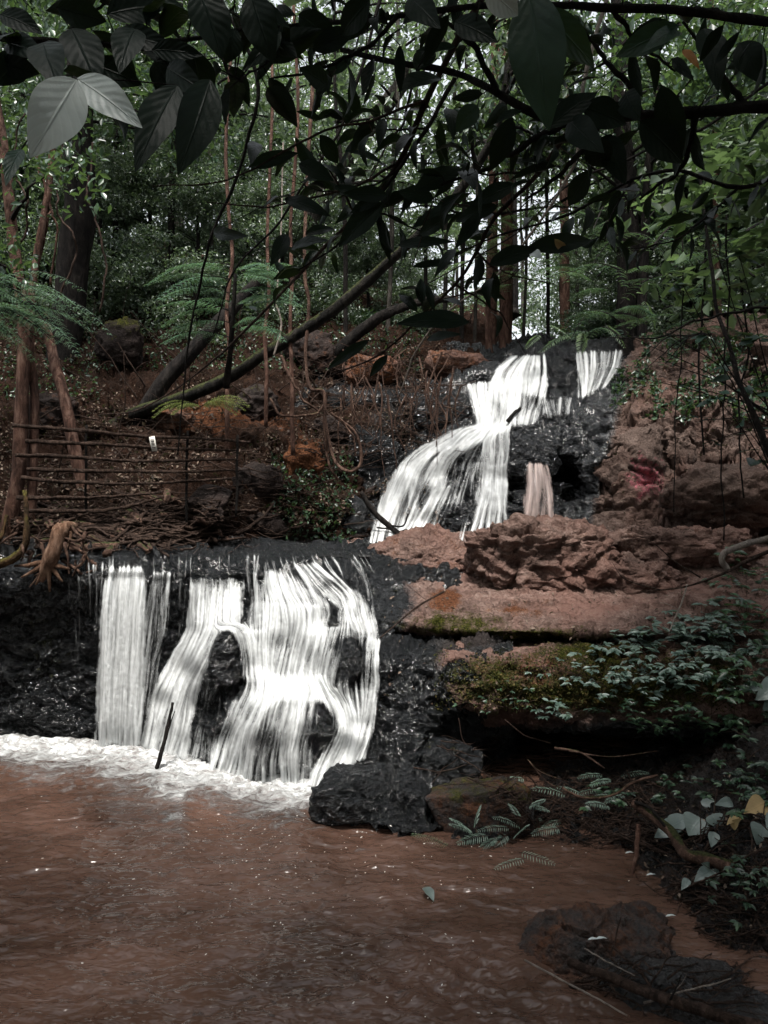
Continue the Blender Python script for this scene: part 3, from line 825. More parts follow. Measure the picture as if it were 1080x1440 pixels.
# stream lying on the ledge
M_fleck = None
def simple(name, col, rough=.6, spec=.5, trans=0.0):
    m, nt = new_mat(name); n = N(nt)
    tc = n('ShaderNodeTexCoord').outputs['Object']
    c = n.mix(n.noise(tc, 20, 4), tuple(x * .7 for x in col), tuple(min(1, x * 1.15) for x in col))
    b = n('ShaderNodeBsdfPrincipled', ins={'Base Color': c, 'Roughness': rough, 'Specular IOR Level': spec})
    out(nt, b.outputs[0]); return m
M_fleck = simple("foam_glint_fleck", (.62, .58, .53), .6)

# ------------------------------------------------------------------ falling water
def blur(a, k):
    for _ in range(k):
        a = smooth_axis(smooth_axis(a, 1, 0), 1, 1)
    return a
def bilin(a, x, y):
    x = np.clip(x, 0, a.shape[1] - 1.001); y = np.clip(y, 0, a.shape[0] - 1.001)
    i = x.astype(int); j = y.astype(int); fx = x - i; fy = y - j
    return (a[j, i] * (1 - fx) + a[j, i + 1] * fx) * (1 - fy) + (a[j + 1, i] * (1 - fx) + a[j + 1, i + 1] * fx) * fy

calmf = lambda x: np.clip((215 - x) / 12, 0, 1)
def water_body(name, parent, box, streams, rocks, mat, step=1.0, off=.03, label=None, seed=0, free=(), crest=0, gain=1.0, miny=6.75):
    """one continuous skin of running water over the rock; streams = (left edge, right edge, how white)"""
    x0, y0, x1, y1 = box
    nx, ny = int((x1 - x0) / step) + 1, int((y1 - y0) / step) + 1
    gx_, gy_ = np.meshgrid(np.linspace(x0, x1, nx), np.linspace(y0, y1, ny))
    T = np.ones((ny, nx)); W = np.full((ny, nx), 1e-3); VX = np.zeros((ny, nx)); VY = np.full((ny, nx), 1e-3)
    for stt in streams:
        L, R, dn = stt[:3]; fade = stt[3] if len(stt) > 3 else (3.0, 6.0)
        nv = int(np.abs(np.diff(np.array(L, float), axis=0)).sum() * 2.2 / step) + 60; Lp, Rp = spline(L, nv), spline(R, nv); nu = max(12, int(np.abs(Rp - Lp).max() / step * 2))
        s = np.linspace(0, 1, nu)
        PX = Lp[:, None, 0] * (1 - s) + Rp[:, None, 0] * s; PY = Lp[:, None, 1] * (1 - s) + Rp[:, None, 1] * s
        tx = np.gradient(PX, axis=0); ty = np.gradient(PY, axis=0); ln = np.hypot(tx, ty) + 1e-9; tx /= ln; ty /= ln
        ix = np.clip(((PX - x0) / step).round().astype(int), 0, nx - 1); iy = np.clip(((PY - y0) / step).round().astype(int), 0, ny - 1)
        len_px = np.hypot(np.diff(PX, axis=0), np.diff(PY, axis=0)).sum(0).mean() + 1
        jg = .5 + noise(np.stack([PX[0] * .35 + L[0][1], PX[0] * 0 + dn * 9, PX[0] * 0], -1)) * .9 + noise(np.stack([PX[0] * .08, PX[0] * 0 + dn * 5, PX[0] * 0], -1)) * .6
        f0 = fade[0] * (.3 + 1.4 * np.clip(jg, 0, 1)); f1 = fade[1] * (.3 + 1.4 * np.clip(1 - jg, 0, 1))
        tp = np.linspace(0, 1, nv)[:, None] * len_px
        wt = np.clip((tp - f0 * .35 - (fade[0] > 12) * np.clip(jg, 0, 1) ** 2 * 22) / f0, 0, 1) * np.clip((len_px - tp) / f1, 0, 1)
        m = np.zeros((ny, nx)); np.maximum.at(m, (iy, ix), wt)
        m = blur(m, 3); m = np.clip(m * 1.8, 0, 1); m = blur(m, 4)
        t_ = np.linspace(0, 1, nv)[:, None]
        T *= 1 - np.clip(m * dn, 0, .98)
        np.add.at(W, (iy, ix), dn); np.add.at(VX, (iy, ix), dn * tx); np.add.at(VY, (iy, ix), dn * ty)
    D = 1 - T
    W, VX, VY = blur(W, 14), blur(VX, 14), blur(VY, 14)
    ln = np.hypot(VX, VY) + 1e-9; VX /= ln; VY /= ln
    ja = .34 * fbm(np.stack([gx_ * .055, gy_ * .03, gx_ * 0 + seed * 3.3], -1), 4, .6) * (1 - .75 * calmf(gx_))
    VX, VY = VX * np.cos(ja) - VY * np.sin(ja), VX * np.sin(ja) + VY * np.cos(ja)
    ex = 5.5 * (1 - .6 * calmf(gx_)) * fbm(np.stack([gx_ * .06, gy_ * .035, gx_ * 0 + seed * 5.1], -1), 4, .65)
    D = bilin(D, np.arange(nx)[None] + ex / step + 0 * gx_, np.arange(ny)[:, None] + 0 * gx_)
    # streaks: white noise smeared along the current
    rr = np.random.default_rng(40 + seed)
    def lic(sig, n_):
        N0 = rr.random((ny, nx)); N0 = blur(N0, sig) if sig else N0
        N0 = (N0 - N0.mean()) / N0.std()
        acc = N0.copy(); 
        for sg in (1, -1):
            X = np.tile(np.arange(nx, dtype=float), (ny, 1)); Y = np.tile(np.arange(ny, dtype=float)[:, None], (1, nx))
            for _ in range(n_):
                vx = bilin(VX, X, Y); vy = bilin(VY, X, Y); X = X + vx * sg; Y = Y + vy * sg
                acc += bilin(N0, X, Y)
        acc -= blur(acc, 30); return acc / (acc.std() + 1e-9)
    S1, S2, S3 = lic(0, 18), lic(2, 42), lic(10, 80)
    wx = 9 * fbm(np.stack([gx_ * .045, gy_ * .03, gx_ * 0 + seed], -1), 3); wy = 12 * fbm(np.stack([gx_ * .04, gy_ * .03, gx_ * 0 + seed + 7], -1), 3)
    for (cx, cy, rx, ry, am) in rocks:
        D = D * (1 - am * blob(gx_ + wx + 1.6 * S2, gy_ + wy + 2.5 * S2, cx, cy, rx, ry, 2.4))
    D = D * (1 + .16 * fbm(np.stack([gx_ * .05, gy_ * .02, gx_ * 0 + 3 + seed], -1), 3))
    S = .36 * S1 + .6 * S2 + .45 * S3
    q = D * .87 * gain + .235 * S * np.clip(.35 + 1.1 * D, 0, 1) * (1.1 - .3 * D) - .08
    al = np.clip((q - .22) / .66, 0, 1) ** 1.15 * .97
    al = np.where(D < .04, al * D / .04, al)
    # where the rock is
    st = 3; HX, HY = gx_[::st, ::st], gy_[::st, ::st]; H = np.zeros(HX.shape); last = None
    for j in range(HX.shape[0]):
        for i in range(HX.shape[1]):
            h = hit(HX[j, i], HY[j, i], skip=("forest_floor",), miny=miny)
            if h is not None: last = h[0][1]
            H[j, i] = last
    Hp = np.pad(H, 2, mode='edge')
    Hm = np.min([Hp[a:a + H.shape[0], b:b + H.shape[1]] for a in range(5) for b in range(5)], axis=0)
    Hm = blur(Hm, 6)
    for (fx0, fx1, fy0, fy1, am) in free:
        k = ((HX > fx0) & (HX < fx1) & (HY > fy0) & (HY < fy1))
        A = np.minimum.accumulate(Hm, 0); Hm = np.where(k, np.minimum(Hm, A) - am, Hm)
    Hm = blur(Hm, 2)
    if free:
        big = smooth_axis(smooth_axis(Hm, 160, 0), 6, 1)
        for (fx0, fx1, fy0, fy1, am) in free:
            k = ((HX > fx0) & (HX < fx1) & (HY > fy0 + 6) & (HY < fy1)); Hm = np.where(k, big, Hm)
        Hm = blur(Hm, 4)
    Y_ = bilin(Hm, *np.meshgrid(np.linspace(0, Hm.shape[1] - 1.01, nx) , np.linspace(0, Hm.shape[0] - 1.01, ny)))
    Y_ = Y_ - off - .05 * blur(D, 4) - .006 * S2 * al - .006 * S3 * al - .002 * S1 * al
    V = P(gx_, gy_, Y_)
    keepv = al > .004
    f = gridf(nx, ny); kf = keepv.ravel()[f].any(1); f = f[kf]
    used_ = np.unique(f); mp_ = -np.ones(nx * ny, int); mp_[used_] = np.arange(len(used_))
    mb = MB(); mb.add(V.reshape(-1, 3)[used_], mp_[f])
    o = mb.build(name, mat, parent, attrs={'dens': al.ravel()[used_]})
    if label: o['label'] = label
    return o

def water_skin(name, color):
    m, nt = new_mat(name); n = N(nt)
    at = n('ShaderNodeAttribute', attribute_name='dens').outputs['Fac']
    df = n('ShaderNodeBsdfPrincipled', ins={'Base Color': (*color, 1), 'Roughness': .35, 'Specular IOR Level': .4})
    tl = n('ShaderNodeBsdfTranslucent', ins={'Color': (*color, 1)})
    ms = n('ShaderNodeMixShader', ins={0: .3, 1: df.outputs[0], 2: tl.outputs[0]})
    mx = n('ShaderNodeMixShader', ins={0: at, 1: n('ShaderNodeBsdfTransparent').outputs[0], 2: ms.outputs[0]})
    out(nt, mx.outputs[0]); return m
M_fall = water_skin("white_water", (.80, .82, .82)); M_fallp = water_skin("silty_white_water", (.70, .55, .50))

lf = thing("waterfall", "lower waterfall, broad white curtains tumbling off a ledge into the brown pool", "waterfall", (-1.6, 7.6, 0))
water_body("curtain", lf, (84, 778, 264, 1066), [
    ([(150, 795), (144, 850), (138, 950), (133, 1064)], [(208, 795), (205, 850), (201, 950), (197, 1064)], .92, (26, 6)),
    ([(156, 797), (152, 850), (148, 950), (146, 1064)], [(200, 797), (198, 850), (192, 950), (186, 1064)], .7),
    ([(214, 803), (206, 870), (198, 960), (192, 1050)], [(240, 803), (234, 870), (224, 930), (210, 1020)], .50),
    ([(236, 806), (234, 850), (230, 900)], [(264, 806), (262, 850), (258, 900)], .26),
    ([(92, 812), (96, 870), (100, 940)], [(112, 812), (114, 870), (112, 930)], .30),
    ([(124, 790), (126, 830), (128, 880)], [(150, 790), (146, 830), (142, 880)], .34),
    ([(148, 778), (148, 816)], [(262, 778), (262, 816)], .22, (16, 20)),
], [], M_fall, free=[(130, 212, 800, 1066, .10), (212, 262, 805, 1050, .04)], seed=1, label="tall straight left curtain of the lower waterfall")
water_body("cascade", lf, (190, 776, 548, 1120), [
    ([(262, 778), (262, 818)], [(345, 778), (345, 818)], .13, (16, 20)),
    ([(345, 776), (345, 800), (348, 840)], [(505, 778), (525, 812), (538, 870)], .30, (18, 24)),
    ([(268, 806), (265, 850), (262, 890)], [(342, 806), (339, 850), (338, 888)], .80, (26, 10)),
    ([(275, 812), (274, 850), (272, 890)], [(332, 812), (331, 850), (330, 888)], .45),
    ([(264, 884), (238, 930), (214, 980), (196, 1056)], [(312, 880), (296, 925), (278, 975), (262, 1072)], .86),
    ([(292, 890), (290, 960), (268, 1070)], [(312, 960), (308, 1010), (300, 1090)], .45),
    ([(296, 888), (312, 878), (334, 900), (346, 975)], [(330, 880), (350, 882), (364, 922), (380, 980)], .84),
    ([(362, 798), (358, 830), (354, 862), (352, 896)], [(412, 796), (440, 826), (462, 856), (456, 898)], .62, (26, 10)),
    ([(372, 800), (370, 820), (380, 850)], [(398, 800), (410, 830), (440, 860)], .55, (26, 10)),
    ([(370, 846), (368, 880), (364, 920), (362, 970)], [(448, 850), (452, 890), (444, 925), (432, 970)], .80),
    ([(344, 886), (350, 930), (362, 975)], [(376, 886), (382, 930), (396, 975)], .70),
    ([(344, 798), (344, 850), (345, 896)], [(368, 798), (366, 850), (362, 896)], .42, (20, 20)),
    ([(410, 795), (440, 822), (474, 852), (500, 890)], [(446, 792), (486, 820), (515, 850), (530, 890)], .58),
    ([(478, 838), (476, 870), (476, 900)], [(524, 846), (528, 875), (530, 903)], .72, (26, 10)),
    ([(440, 880), (442, 920), (436, 975)], [(490, 880), (478, 915), (464, 975)], .68),
    ([(478, 896), (476, 940), (472, 990)], [(518, 898), (512, 940), (500, 1000)], .42),
    ([(518, 896), (510, 950), (503, 1010), (462, 1085)], [(534, 898), (532, 950), (527, 1010), (514, 1070)], .80),
    ([(474, 960), (480, 1000), (484, 1050)], [(512, 960), (514, 1000), (512, 1045)], .55),
    ([(348, 950), (318, 1010), (304, 1050), (288, 1098)], [(400, 956), (370, 1010), (356, 1050), (346, 1108)], .90),
    ([(372, 958), (352, 1010), (342, 1060), (334, 1108)], [(440, 958), (424, 1010), (420, 1060), (424, 1116)], .74),
    ([(400, 958), (406, 1010), (400, 1060), (398, 1114)], [(446, 960), (446, 1010), (440, 1060), (446, 1116)], .55),
    ([(420, 956), (456, 985), (470, 1025), (448, 1070), (426, 1116)], [(452, 956), (490, 985), (508, 1025), (500, 1066), (470, 1116)], .92),
    ([(344, 950), (352, 962), (356, 985)], [(456, 950), (462, 965), (458, 990)], .85),
    ([(262, 890), (235, 960), (205, 1060)], [(530, 890), (525, 980), (500, 1090)], .24),
], [(316, 930, 25, 42, .97), (326, 965, 34, 16, .7), (500, 935, 24, 42, .8), (478, 905, 16, 18, .5), (452, 1030, 20, 30, .8), (374, 1045, 22, 40, .42), (300, 1010, 26, 40, .6), (345, 1000, 16, 20, .3), (395, 905, 14, 18, .35), (352, 845, 7, 36, .35), (470, 820, 20, 10, .35), (428, 1075, 10, 20, .2)],
    M_fall, seed=2, free=[(266, 342, 806, 884, .04)])

uf = thing("waterfall", "upper waterfall, smaller white cascade fanning down dark rock among the trees", "waterfall", (.9, 11, 2.2))
water_body("cascade", uf, (500, 494, 815, 774), [
    ([(722, 500), (700, 518), (684, 545)], [(766, 498), (768, 525), (764, 560)], .84),
    ([(656, 538), (664, 570), (672, 606)], [(738, 532), (732, 565), (714, 606)], .78),
    ([(665, 540), (672, 570), (680, 606)], [(716, 534), (708, 565), (700, 606)], .5),
    ([(700, 530), (704, 560), (704, 596)], [(770, 530), (766, 560), (752, 600)], .5),
    ([(668, 598), (620, 618), (566, 662), (536, 712), (518, 772)], [(706, 600), (645, 640), (612, 680), (588, 722), (572, 768)], .52),
    ([(650, 606), (622, 645), (600, 690), (560, 748)], [(706, 600), (678, 645), (655, 690), (632, 738)], .40),
    ([(600, 622), (566, 650), (538, 700), (520, 768)], [(622, 626), (596, 652), (566, 700), (548, 768)], .62),
    ([(640, 606), (618, 640), (604, 680), (592, 720)], [(664, 606), (642, 645), (622, 690), (610, 720)], .45),
    ([(566, 656), (572, 690), (566, 740)], [(586, 660), (590, 700), (582, 752)], .35),
    ([(604, 690), (584, 715), (552, 764)], [(636, 682), (616, 720), (604, 768)], .74),
    ([(674, 598), (680, 650), (670, 700), (646, 768)], [(720, 592), (714, 645), (710, 690), (706, 750)], .66),
    ([(636, 650), (640, 700), (632, 760)], [(684, 650), (684, 700), (674, 755)], .36),
    ([(686, 655), (690, 700), (690, 745)], [(712, 650), (713, 700), (716, 745)], .55),
    ([(694, 594), (640, 604), (600, 626)], [(716, 602), (672, 622), (636, 646)], .6),
    ([(728, 536), (728, 570), (722, 604)], [(758, 534), (752, 570), (742, 600)], .35),
    ([(536, 660), (540, 700), (522, 770)], [(640, 640), (640, 700), (610, 768)], .25),
    ([(762, 562), (772, 590)], [(806, 556), (800, 585)], .45), ([(715, 590), (720, 600)], [(770, 572), (765, 590)], .3),
], [(640, 665, 16, 30, .55), (595, 700, 12, 20, .5), (630, 730, 22, 24, .6), (660, 720, 8, 30, .6), (700, 575, 8, 22, .25), (742, 560, 12, 20, .3), (745, 515, 6, 10, .2), (570, 715, 8, 24, .4)], M_fall, seed=3, miny=9.8)
water_body("trickle", uf, (728, 640, 790, 745), [([(742, 650), (738, 690), (735, 742)], [(768, 652), (776, 690), (778, 742)], .80), ([(746, 650), (744, 690), (744, 742)], [(756, 652), (756, 690), (758, 742)], .5)], [(762, 715, 5, 24, .4)], M_fallp, free=[(728, 790, 655, 745, .10)], seed=4, miny=9.8, label="short pinkish trickle over the little cave")
water_body("veil", uf, (798, 488, 884, 566), [([(810, 494), (813, 525), (814, 562)], [(880, 492), (872, 515), (850, 545)], .62), ([(812, 494), (814, 530), (815, 562)], [(835, 494), (834, 525), (830, 556)], .4)], [], M_fall, free=[(800, 884, 500, 566, .03)], seed=5, miny=9.8, label="thin vertical veil at the top right")

# thin stream on the ledge between the falls
V_ = P(*np.meshgrid(np.linspace(200, 530, 60), np.linspace(758, 784, 24)), 1.0)
pxg, pyg = np.meshgrid(np.linspace(150, 520, 90), np.linspace(757, 783, 30))
V_ = np.zeros((30, 90, 3))
for j in range(30):
    for i in range(90):
        V_[j, i] = P(pxg[j, i], pyg[j, i], YZ(pxg[j, i], pyg[j, i], 1.95))
V_[..., 2] += .012 * fbm(V_ * np.array([4, 2, 1]), 3)
m, nt = new_mat("stream_water"); n = N(nt)
tc = n('ShaderNodeTexCoord').outputs['Object']
bs = n('ShaderNodeBsdfPrincipled', ins={'Base Color': (.03, .03, .03, 1), 'Roughness': .08, 'IOR': 1.33})
bp = n('ShaderNodeBump', ins={'Strength': .7, 'Distance': 1.0, 'Height': n.math('MULTIPLY', n.noise(n('ShaderNodeMapping', ins={'Vector': tc, 'Scale': (2, .7, 1)}).outputs[0], 9, 5), .06)})
nt.links.new(bp.outputs[0], bs.inputs['Normal']); out(nt, bs.outputs[0])
mb = MB(); mb.add(V_.reshape(-1, 3), gridf(90, 30)); o = mb.build("stream_water", m); tag(o, kind='structure')

# white flecks on the pool: bits of foam, and painted glints of sky
mb = MB(); rr = np.random.default_rng(21)
for k in range(420):
    if k < 300:
        px, py = rr.normal(430, 190), 1100 + abs(rr.normal(0, 110))
    else:
        px, py = rr.uniform(300, 900), rr.uniform(1120, 1430)
    if not (0 < px < 1000 and 1100 < py < 1470): continue
    if px > 720 and py > 1260: continue
    c = P(px, py, YZ(px, py, .03)); r = rr.uniform(.0015, .0045) * (1 if rr.random() < .95 else 1.9)
    a = rr.uniform(0, 6.28) if rr.random() < .5 else rr.normal(1.2, .3); el = rr.uniform(1, 2.6)
    th = np.linspace(0, 2 * np.pi, 7, endpoint=False)
    q = np.stack([np.cos(th) * r * el, np.sin(th) * r, 0 * th], 1) * rr.uniform(.7, 1.2, (7, 1))
    q = np.stack([q[:, 0] * math.cos(a) - q[:, 1] * math.sin(a), q[:, 0] * math.sin(a) + q[:, 1] * math.cos(a), q[:, 2]], 1) + c
    top = c + np.array([0, 0, r * .7]); n0 = 8
    mb.add(np.concatenate([q, [top]]), [[i, (i + 1) % 7, 7] for i in range(7)])
o = mb.build("foam", M_fleck, origin=(0, 5, 0)); tag(o, "small white flecks of foam and painted sky glints on the brown pool", "foam", kind='stuff')
# ------------------------------------------------------------------ vegetation materials
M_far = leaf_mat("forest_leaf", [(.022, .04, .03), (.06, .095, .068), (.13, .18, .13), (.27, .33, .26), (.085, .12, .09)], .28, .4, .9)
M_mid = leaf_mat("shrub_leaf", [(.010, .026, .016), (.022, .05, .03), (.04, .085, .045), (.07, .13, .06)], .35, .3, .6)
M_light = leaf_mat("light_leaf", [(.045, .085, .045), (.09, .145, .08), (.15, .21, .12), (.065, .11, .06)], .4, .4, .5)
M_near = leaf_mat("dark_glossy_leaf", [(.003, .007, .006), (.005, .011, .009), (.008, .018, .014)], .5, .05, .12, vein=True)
M_green = leaf_mat("green_glossy_leaf", [(.008, .026, .019), (.012, .036, .026)], .45, .15, .3, vein=True)
M_pale = leaf_mat("pale_leaf", [(.48, .54, .54), (.56, .62, .62)], .45, .1, .5, vein=True)
M_frond = leaf_mat("fern_leaf", [(.05, .11, .075), (.08, .17, .11), (.12, .23, .15)], .4, .3, .5)
M_frondy = leaf_mat("yellow_fern_leaf", [(.10, .12, .02), (.17, .18, .04), (.08, .11, .03)], .5, .3, .4)
M_ivy = leaf_mat("grey_green_leaf", [(.05, .09, .075), (.09, .14, .115), (.15, .21, .18), (.03, .06, .045)], .38, .2, .6)
M_dry = leaf_mat("dead_leaf", [(.02, .012, .009), (.05, .03, .02), (.09, .055, .038), (.20, .15, .115), (.03, .02, .014)], .7, .1, .3)
M_yel = leaf_mat("yellow_leaf", [(.32, .22, .10), (.38, .27, .13)], .55, .2, .4, vein=True)
M_orange = leaf_mat("orange_leaf", [(.5, .16, .03), (.55, .2, .05)], .55, .3, .4, vein=True)
M_bark = bark_mat("dark_bark", (.003, .003, .003), (.012, .010, .009), (.035, .03, .027))
M_red = bark_mat("red_bark", (.018, .010, .008), (.085, .045, .033), (.22, .14, .11))
M_grey = bark_mat("grey_bark", (.015, .014, .012), (.05, .045, .04), (.13, .12, .105))
M_mossb = bark_mat("mossy_bark", (.004, .004, .004), (.013, .012, .010), (.04, .035, .03), moss=.8)
M_twig = bark_mat("twig", (.015, .010, .008), (.045, .029, .022), (.12, .08, .065), scale=2)
M_palet = bark_mat("pale_twig", (.16, .13, .11), (.3, .26, .23), (.42, .38, .34), scale=2)
M_root = bark_mat("root_bark", (.02, .011, .008), (.075, .044, .033), (.22, .14, .105), moss=.2)
M_mroot = bark_mat("mossy_root_bark", (.012, .008, .004), (.045, .026, .012), (.12, .07, .035), moss=.8, mcol=((.02, .02, .005), (.10, .08, .02)))

def base_of(pts): 
    p = np.asarray(pts); return tuple(p[p[:, 2].argmin()])

# ------------------------------------------------------------------ forest trees (prototypes, then copies)
def crown_leaves(mb, clumps, n, size, droop=.3, seed=0, thr=-.06):
    rr = np.random.default_rng(seed)
    cl = np.array(clumps); w = cl[:, 3] ** 2; idx = rr.choice(len(cl), n, p=w / w.sum())
    d = unit(rr.normal(size=(n, 3))); r = rr.random(n) ** (1 / 2.2)
    c = cl[idx, :3] + d * (r * cl[idx, 3])[:, None] * np.array([1.15, 1.15, .62])
    keep = fbm(c * 1.7 + seed, 3) > thr
    c = c[keep]; m = len(c)
    dd = unit(rr.normal(size=(m, 3)) + np.array([0, 0, -droop])); nn = unit(rr.normal(size=(m, 3)) * .7 + np.array([0, 0, 1.0]))
    L = size * rr.uniform(.55, 1.3, m)
    leaf_cloud(mb, c, dd, nn, L, L * rr.uniform(.35, .55, m), .12)

def tree_proto(name, h, r, lean, ncl, spread, z0, n, size, lmat, bmat, seed, loc=(0, 0, 0)):
    rr = np.random.default_rng(seed)
    t = thing(name, "", "tree", loc)
    L0 = np.array(loc, float)
    tk = MB(); ln = MB(); top = L0 + np.array([lean[0], lean[1], h])
    path = wiggle([L0 + np.array([0, 0, -.4]), L0 + np.array([lean[0] * .2, lean[1] * .2, h * .3]), L0 + np.array([lean[0] * .6, lean[1] * .6, h * .65]), top], 26, .28, seed)
    rad = np.linspace(r, r * .25, 26); rad[0] *= 1.6; rad[1] *= 1.3; rad[2] *= 1.1
    tube(tk, path, rad, 10, .22, seed)
    clumps = []
    for k in range(ncl):
        u = rr.uniform(z0, 1.0); a = path[int(u * 25)]
        ang = rr.uniform(0, 2 * np.pi); ext = spread * rr.uniform(.35, 1.0) * (1.15 - .5 * u)
        e = a + np.array([math.cos(ang) * ext, math.sin(ang) * ext, rr.uniform(-.1, .5) * ext])
        tube(ln, wiggle([a, (a + e) / 2 + np.array([0, 0, ext * .12]), e], 9, .14, seed + k), np.linspace(r * .32 * (1.2 - u), .012, 9), 5, cap=False)
        clumps.append([*e, rr.uniform(.5, .95) * spread * .42])
        clumps.append([*((a + e) / 2), rr.uniform(.3, .6) * spread * .36])
    tk.build("trunk", bmat, t)
    ln.build("limb", bmat, t)
    lv = MB(); crown_leaves(lv, clumps, n, size, seed=seed); lv.build("crown", lmat, t, smooth=False)
    return t

protos = [
    tree_proto("forest_tree", 11, .17, (.8, .3), 40, 2.8, .06, 34000, .125, M_far, M_bark, 11, (0, 0, -60)),
    tree_proto("forest_tree", 13, .20, (-.6, .4), 44, 3.0, .08, 34000, .12, M_far, M_grey, 12, (0, 0, -60)),
    tree_proto("forest_tree", 9, .12, (.3, -.3), 34, 2.5, .04, 30000, .13, M_far, M_bark, 13, (0, 0, -60)),
    tree_proto("slender_tree", 12, .11, (.5, .1), 18, 1.7, .42, 9000, .13, M_light, M_grey, 14, (0, 0, -60)),
]
# px of the trunk foot, distance, prototype, scale, turn, label
TR = [
    (-230, 17, 0, 1.0, .3, "forest tree far out on the left bank beyond the picture's left edge"),
    (-90, 20, 1, 1.1, 1.1, "leafy forest tree behind the pale leaves at the top left"),
    (20, 16.5, 2, 1.0, 2.0, "bushy dark tree just left of the tall dark trunk on the left bank"),
    (110, 22, 0, 1.1, 3.9, "forest tree standing behind the tall dark trunk at the left"),
    (175, 17, 2, 1.05, .7, "low branched dark tree right of the tall dark trunk on the left bank"),
    (245, 24, 1, 1.2, 2.6, "taller forest tree behind the feathery fronds on the left bank"),
    (300, 18, 2, .95, 4.4, "small leaved tree right above the feathery fronds on the left bank"),
    (365, 26, 0, 1.2, 5.5, "forest tree far behind the orange stemmed vines"),
    (430, 19.5, 2, .95, .2, "dark leafy tree behind the middle of the mossy leaning trunk"),
    (505, 27, 1, 1.1, 1.9, "forest tree seen over the bend of the mossy leaning trunk"),
    (560, 22, 2, .8, 3.3, "small dark tree above the brown outcrop left of the upper fall"),
    (640, 34, 3, 1.1, .9, "slender pale tree in the bright gap, left of the twin red trunks"),
    (742, 36, 3, 1.15, 2.2, "slender pale tree in the bright gap, right of the twin red trunks"),
    (845, 30, 3, 1.1, 4.0, "slender tree behind the bright gap over the right hand veil of the fall"),
    (690, 44, 0, .95, 4.0, "distant tree closing the bright gap above the upper fall"),
    (900, 21, 2, 1.0, 5.1, "dark bushy tree behind the top of the hillside rock"),
    (975, 17, 0, .9, 1.5, "forest tree rising behind the hillside rock on the right"),
    (1070, 20, 1, 1.0, .1, "tall forest tree at the right edge of the picture"),
    (1180, 16, 2, 1.05, 3.1, "bushy tree beyond the right edge above the hillside rock"),
    (1300, 19, 0, 1.0, 2.5, "forest tree farther out on the right slope"),
]
used = [False] * 4
for px, Y_, k, s, rz, lab in TR:
    x = (px - CX) / F * Y_
    o = protos[k] if not used[k] else copy_tree(protos[k])
    used[k] = True
    o.location = (x, Y_, floor_z(x, Y_) - .2); o.rotation_euler = (0, 0, rz); o.scale = (s, s, s)
    o['label'] = lab; o['group'] = "forest trees behind the waterfall"

rr = np.random.default_rng(99)
YT = [(-60, 14.2, .62), (40, 15.2, .6), (135, 14.6, .5), (205, 15.8, .62), (275, 14.4, .5), (345, 16.5, .62), (410, 15.2, .5), (455, 17.5, .62), (520, 16.2, .5), (575, 19, .5), (628, 25, .7), (668, 29, .6), (815, 21, .6), (862, 17, .5), (900, 15, .55), (940, 14.3, .6), (1000, 13.6, .6), (1060, 13.8, .6), (1120, 13.2, .7)]
YL = ["left of the peeling trunk, past the edge", "behind the peeling trunk", "right behind the tall black trunk", "between the black trunk and the fronds", "above the left end of the fronds", "above the right end of the fronds", "behind the tallest orange stem", "over the middle of the mossy trunk", "over the bend of the mossy trunk", "above the brown outcrop", "far back left of the twin red trunks", "far back behind the left twin trunk", "just right of the orange trunk", "behind the right hand veil", "at the thick black trunk's foot", "at the top left of the hillside rock", "on top of the hillside rock", "on the hillside by the right edge", "on the hillside past the right edge"]
for (px, Y_, s), lab in zip(YT, YL):
    k = 3 if 600 < px < 800 and s > .6 else 2
    x = (px - CX) / F * Y_; o = copy_tree(protos[k]); z = floor_z(x, Y_) - .15
    o.location = (x, Y_, z); o.rotation_euler = (0, 0, px * .9); o.scale = (s, s, s * .9)
    o['label'] = "young low leafy tree " + lab; o['group'] = "young trees along the forest edge"

# far wood, a mass of leaves with sky showing through
mb = MB(); rr = np.random.default_rng(31); cl = []
for k in range(330):
    px = rr.uniform(-500, 1600); Y_ = rr.uniform(30, 60)
    py = rr.uniform(-150, 500)
    g = blob(px, py, 690, 300, 120, 130)
    if rr.random() < .72 * g: continue
    if rr.random() < .22 and py < 420: continue
    p = P(px, py, Y_)
    if p[2] < 3.5: continue
    cl.append([*p, rr.uniform(1.6, 3.2)])
crown_leaves(mb, cl, 150000, .30, seed=5, thr=-.02)
o = mb.build("far_wood", M_far, origin=(0, 45, 5), smooth=False); tag(o, "far off wood behind the falls, a mass of fine leaves with sky between", "woods", kind='stuff')

# ------------------------------------------------------------------ understorey bushes
def bush_proto(seed, loc, r, n, size, mat):
    rr = np.random.default_rng(seed); L0 = np.array(loc, float)
    t = thing("bush", "", "bush", loc)
    st = MB(); cl = []
    for k in range(11):
        a = rr.uniform(0, 6.28); e = L0 + np.array([math.cos(a) * r * rr.uniform(.2, .9), math.sin(a) * r * rr.uniform(.2, .9), r * rr.uniform(.5, 1.5)])
        tube(st, wiggle([L0 - np.array([0, 0, .15]), (L0 + e) / 2 + np.array([0, 0, .2]), e], 9, .1, seed + k), np.linspace(.025, .006, 9), 4, cap=False)
        cl.append([*e, rr.uniform(.3, .5) * r])
    st.build("stem", M_bark, t)
    lv = MB(); crown_leaves(lv, cl, n, size, seed=seed, droop=.1); lv.build("foliage", mat, t, smooth=False)
    return t
bp4 = [bush_proto(41, (0, 0, -50), 1.2, 9000, .10, M_mid), bush_proto(42, (0, 0, -50), 1.0, 8000, .085, M_far), bush_proto(43, (0, 0, -50), 1.1, 6000, .11, M_light)]
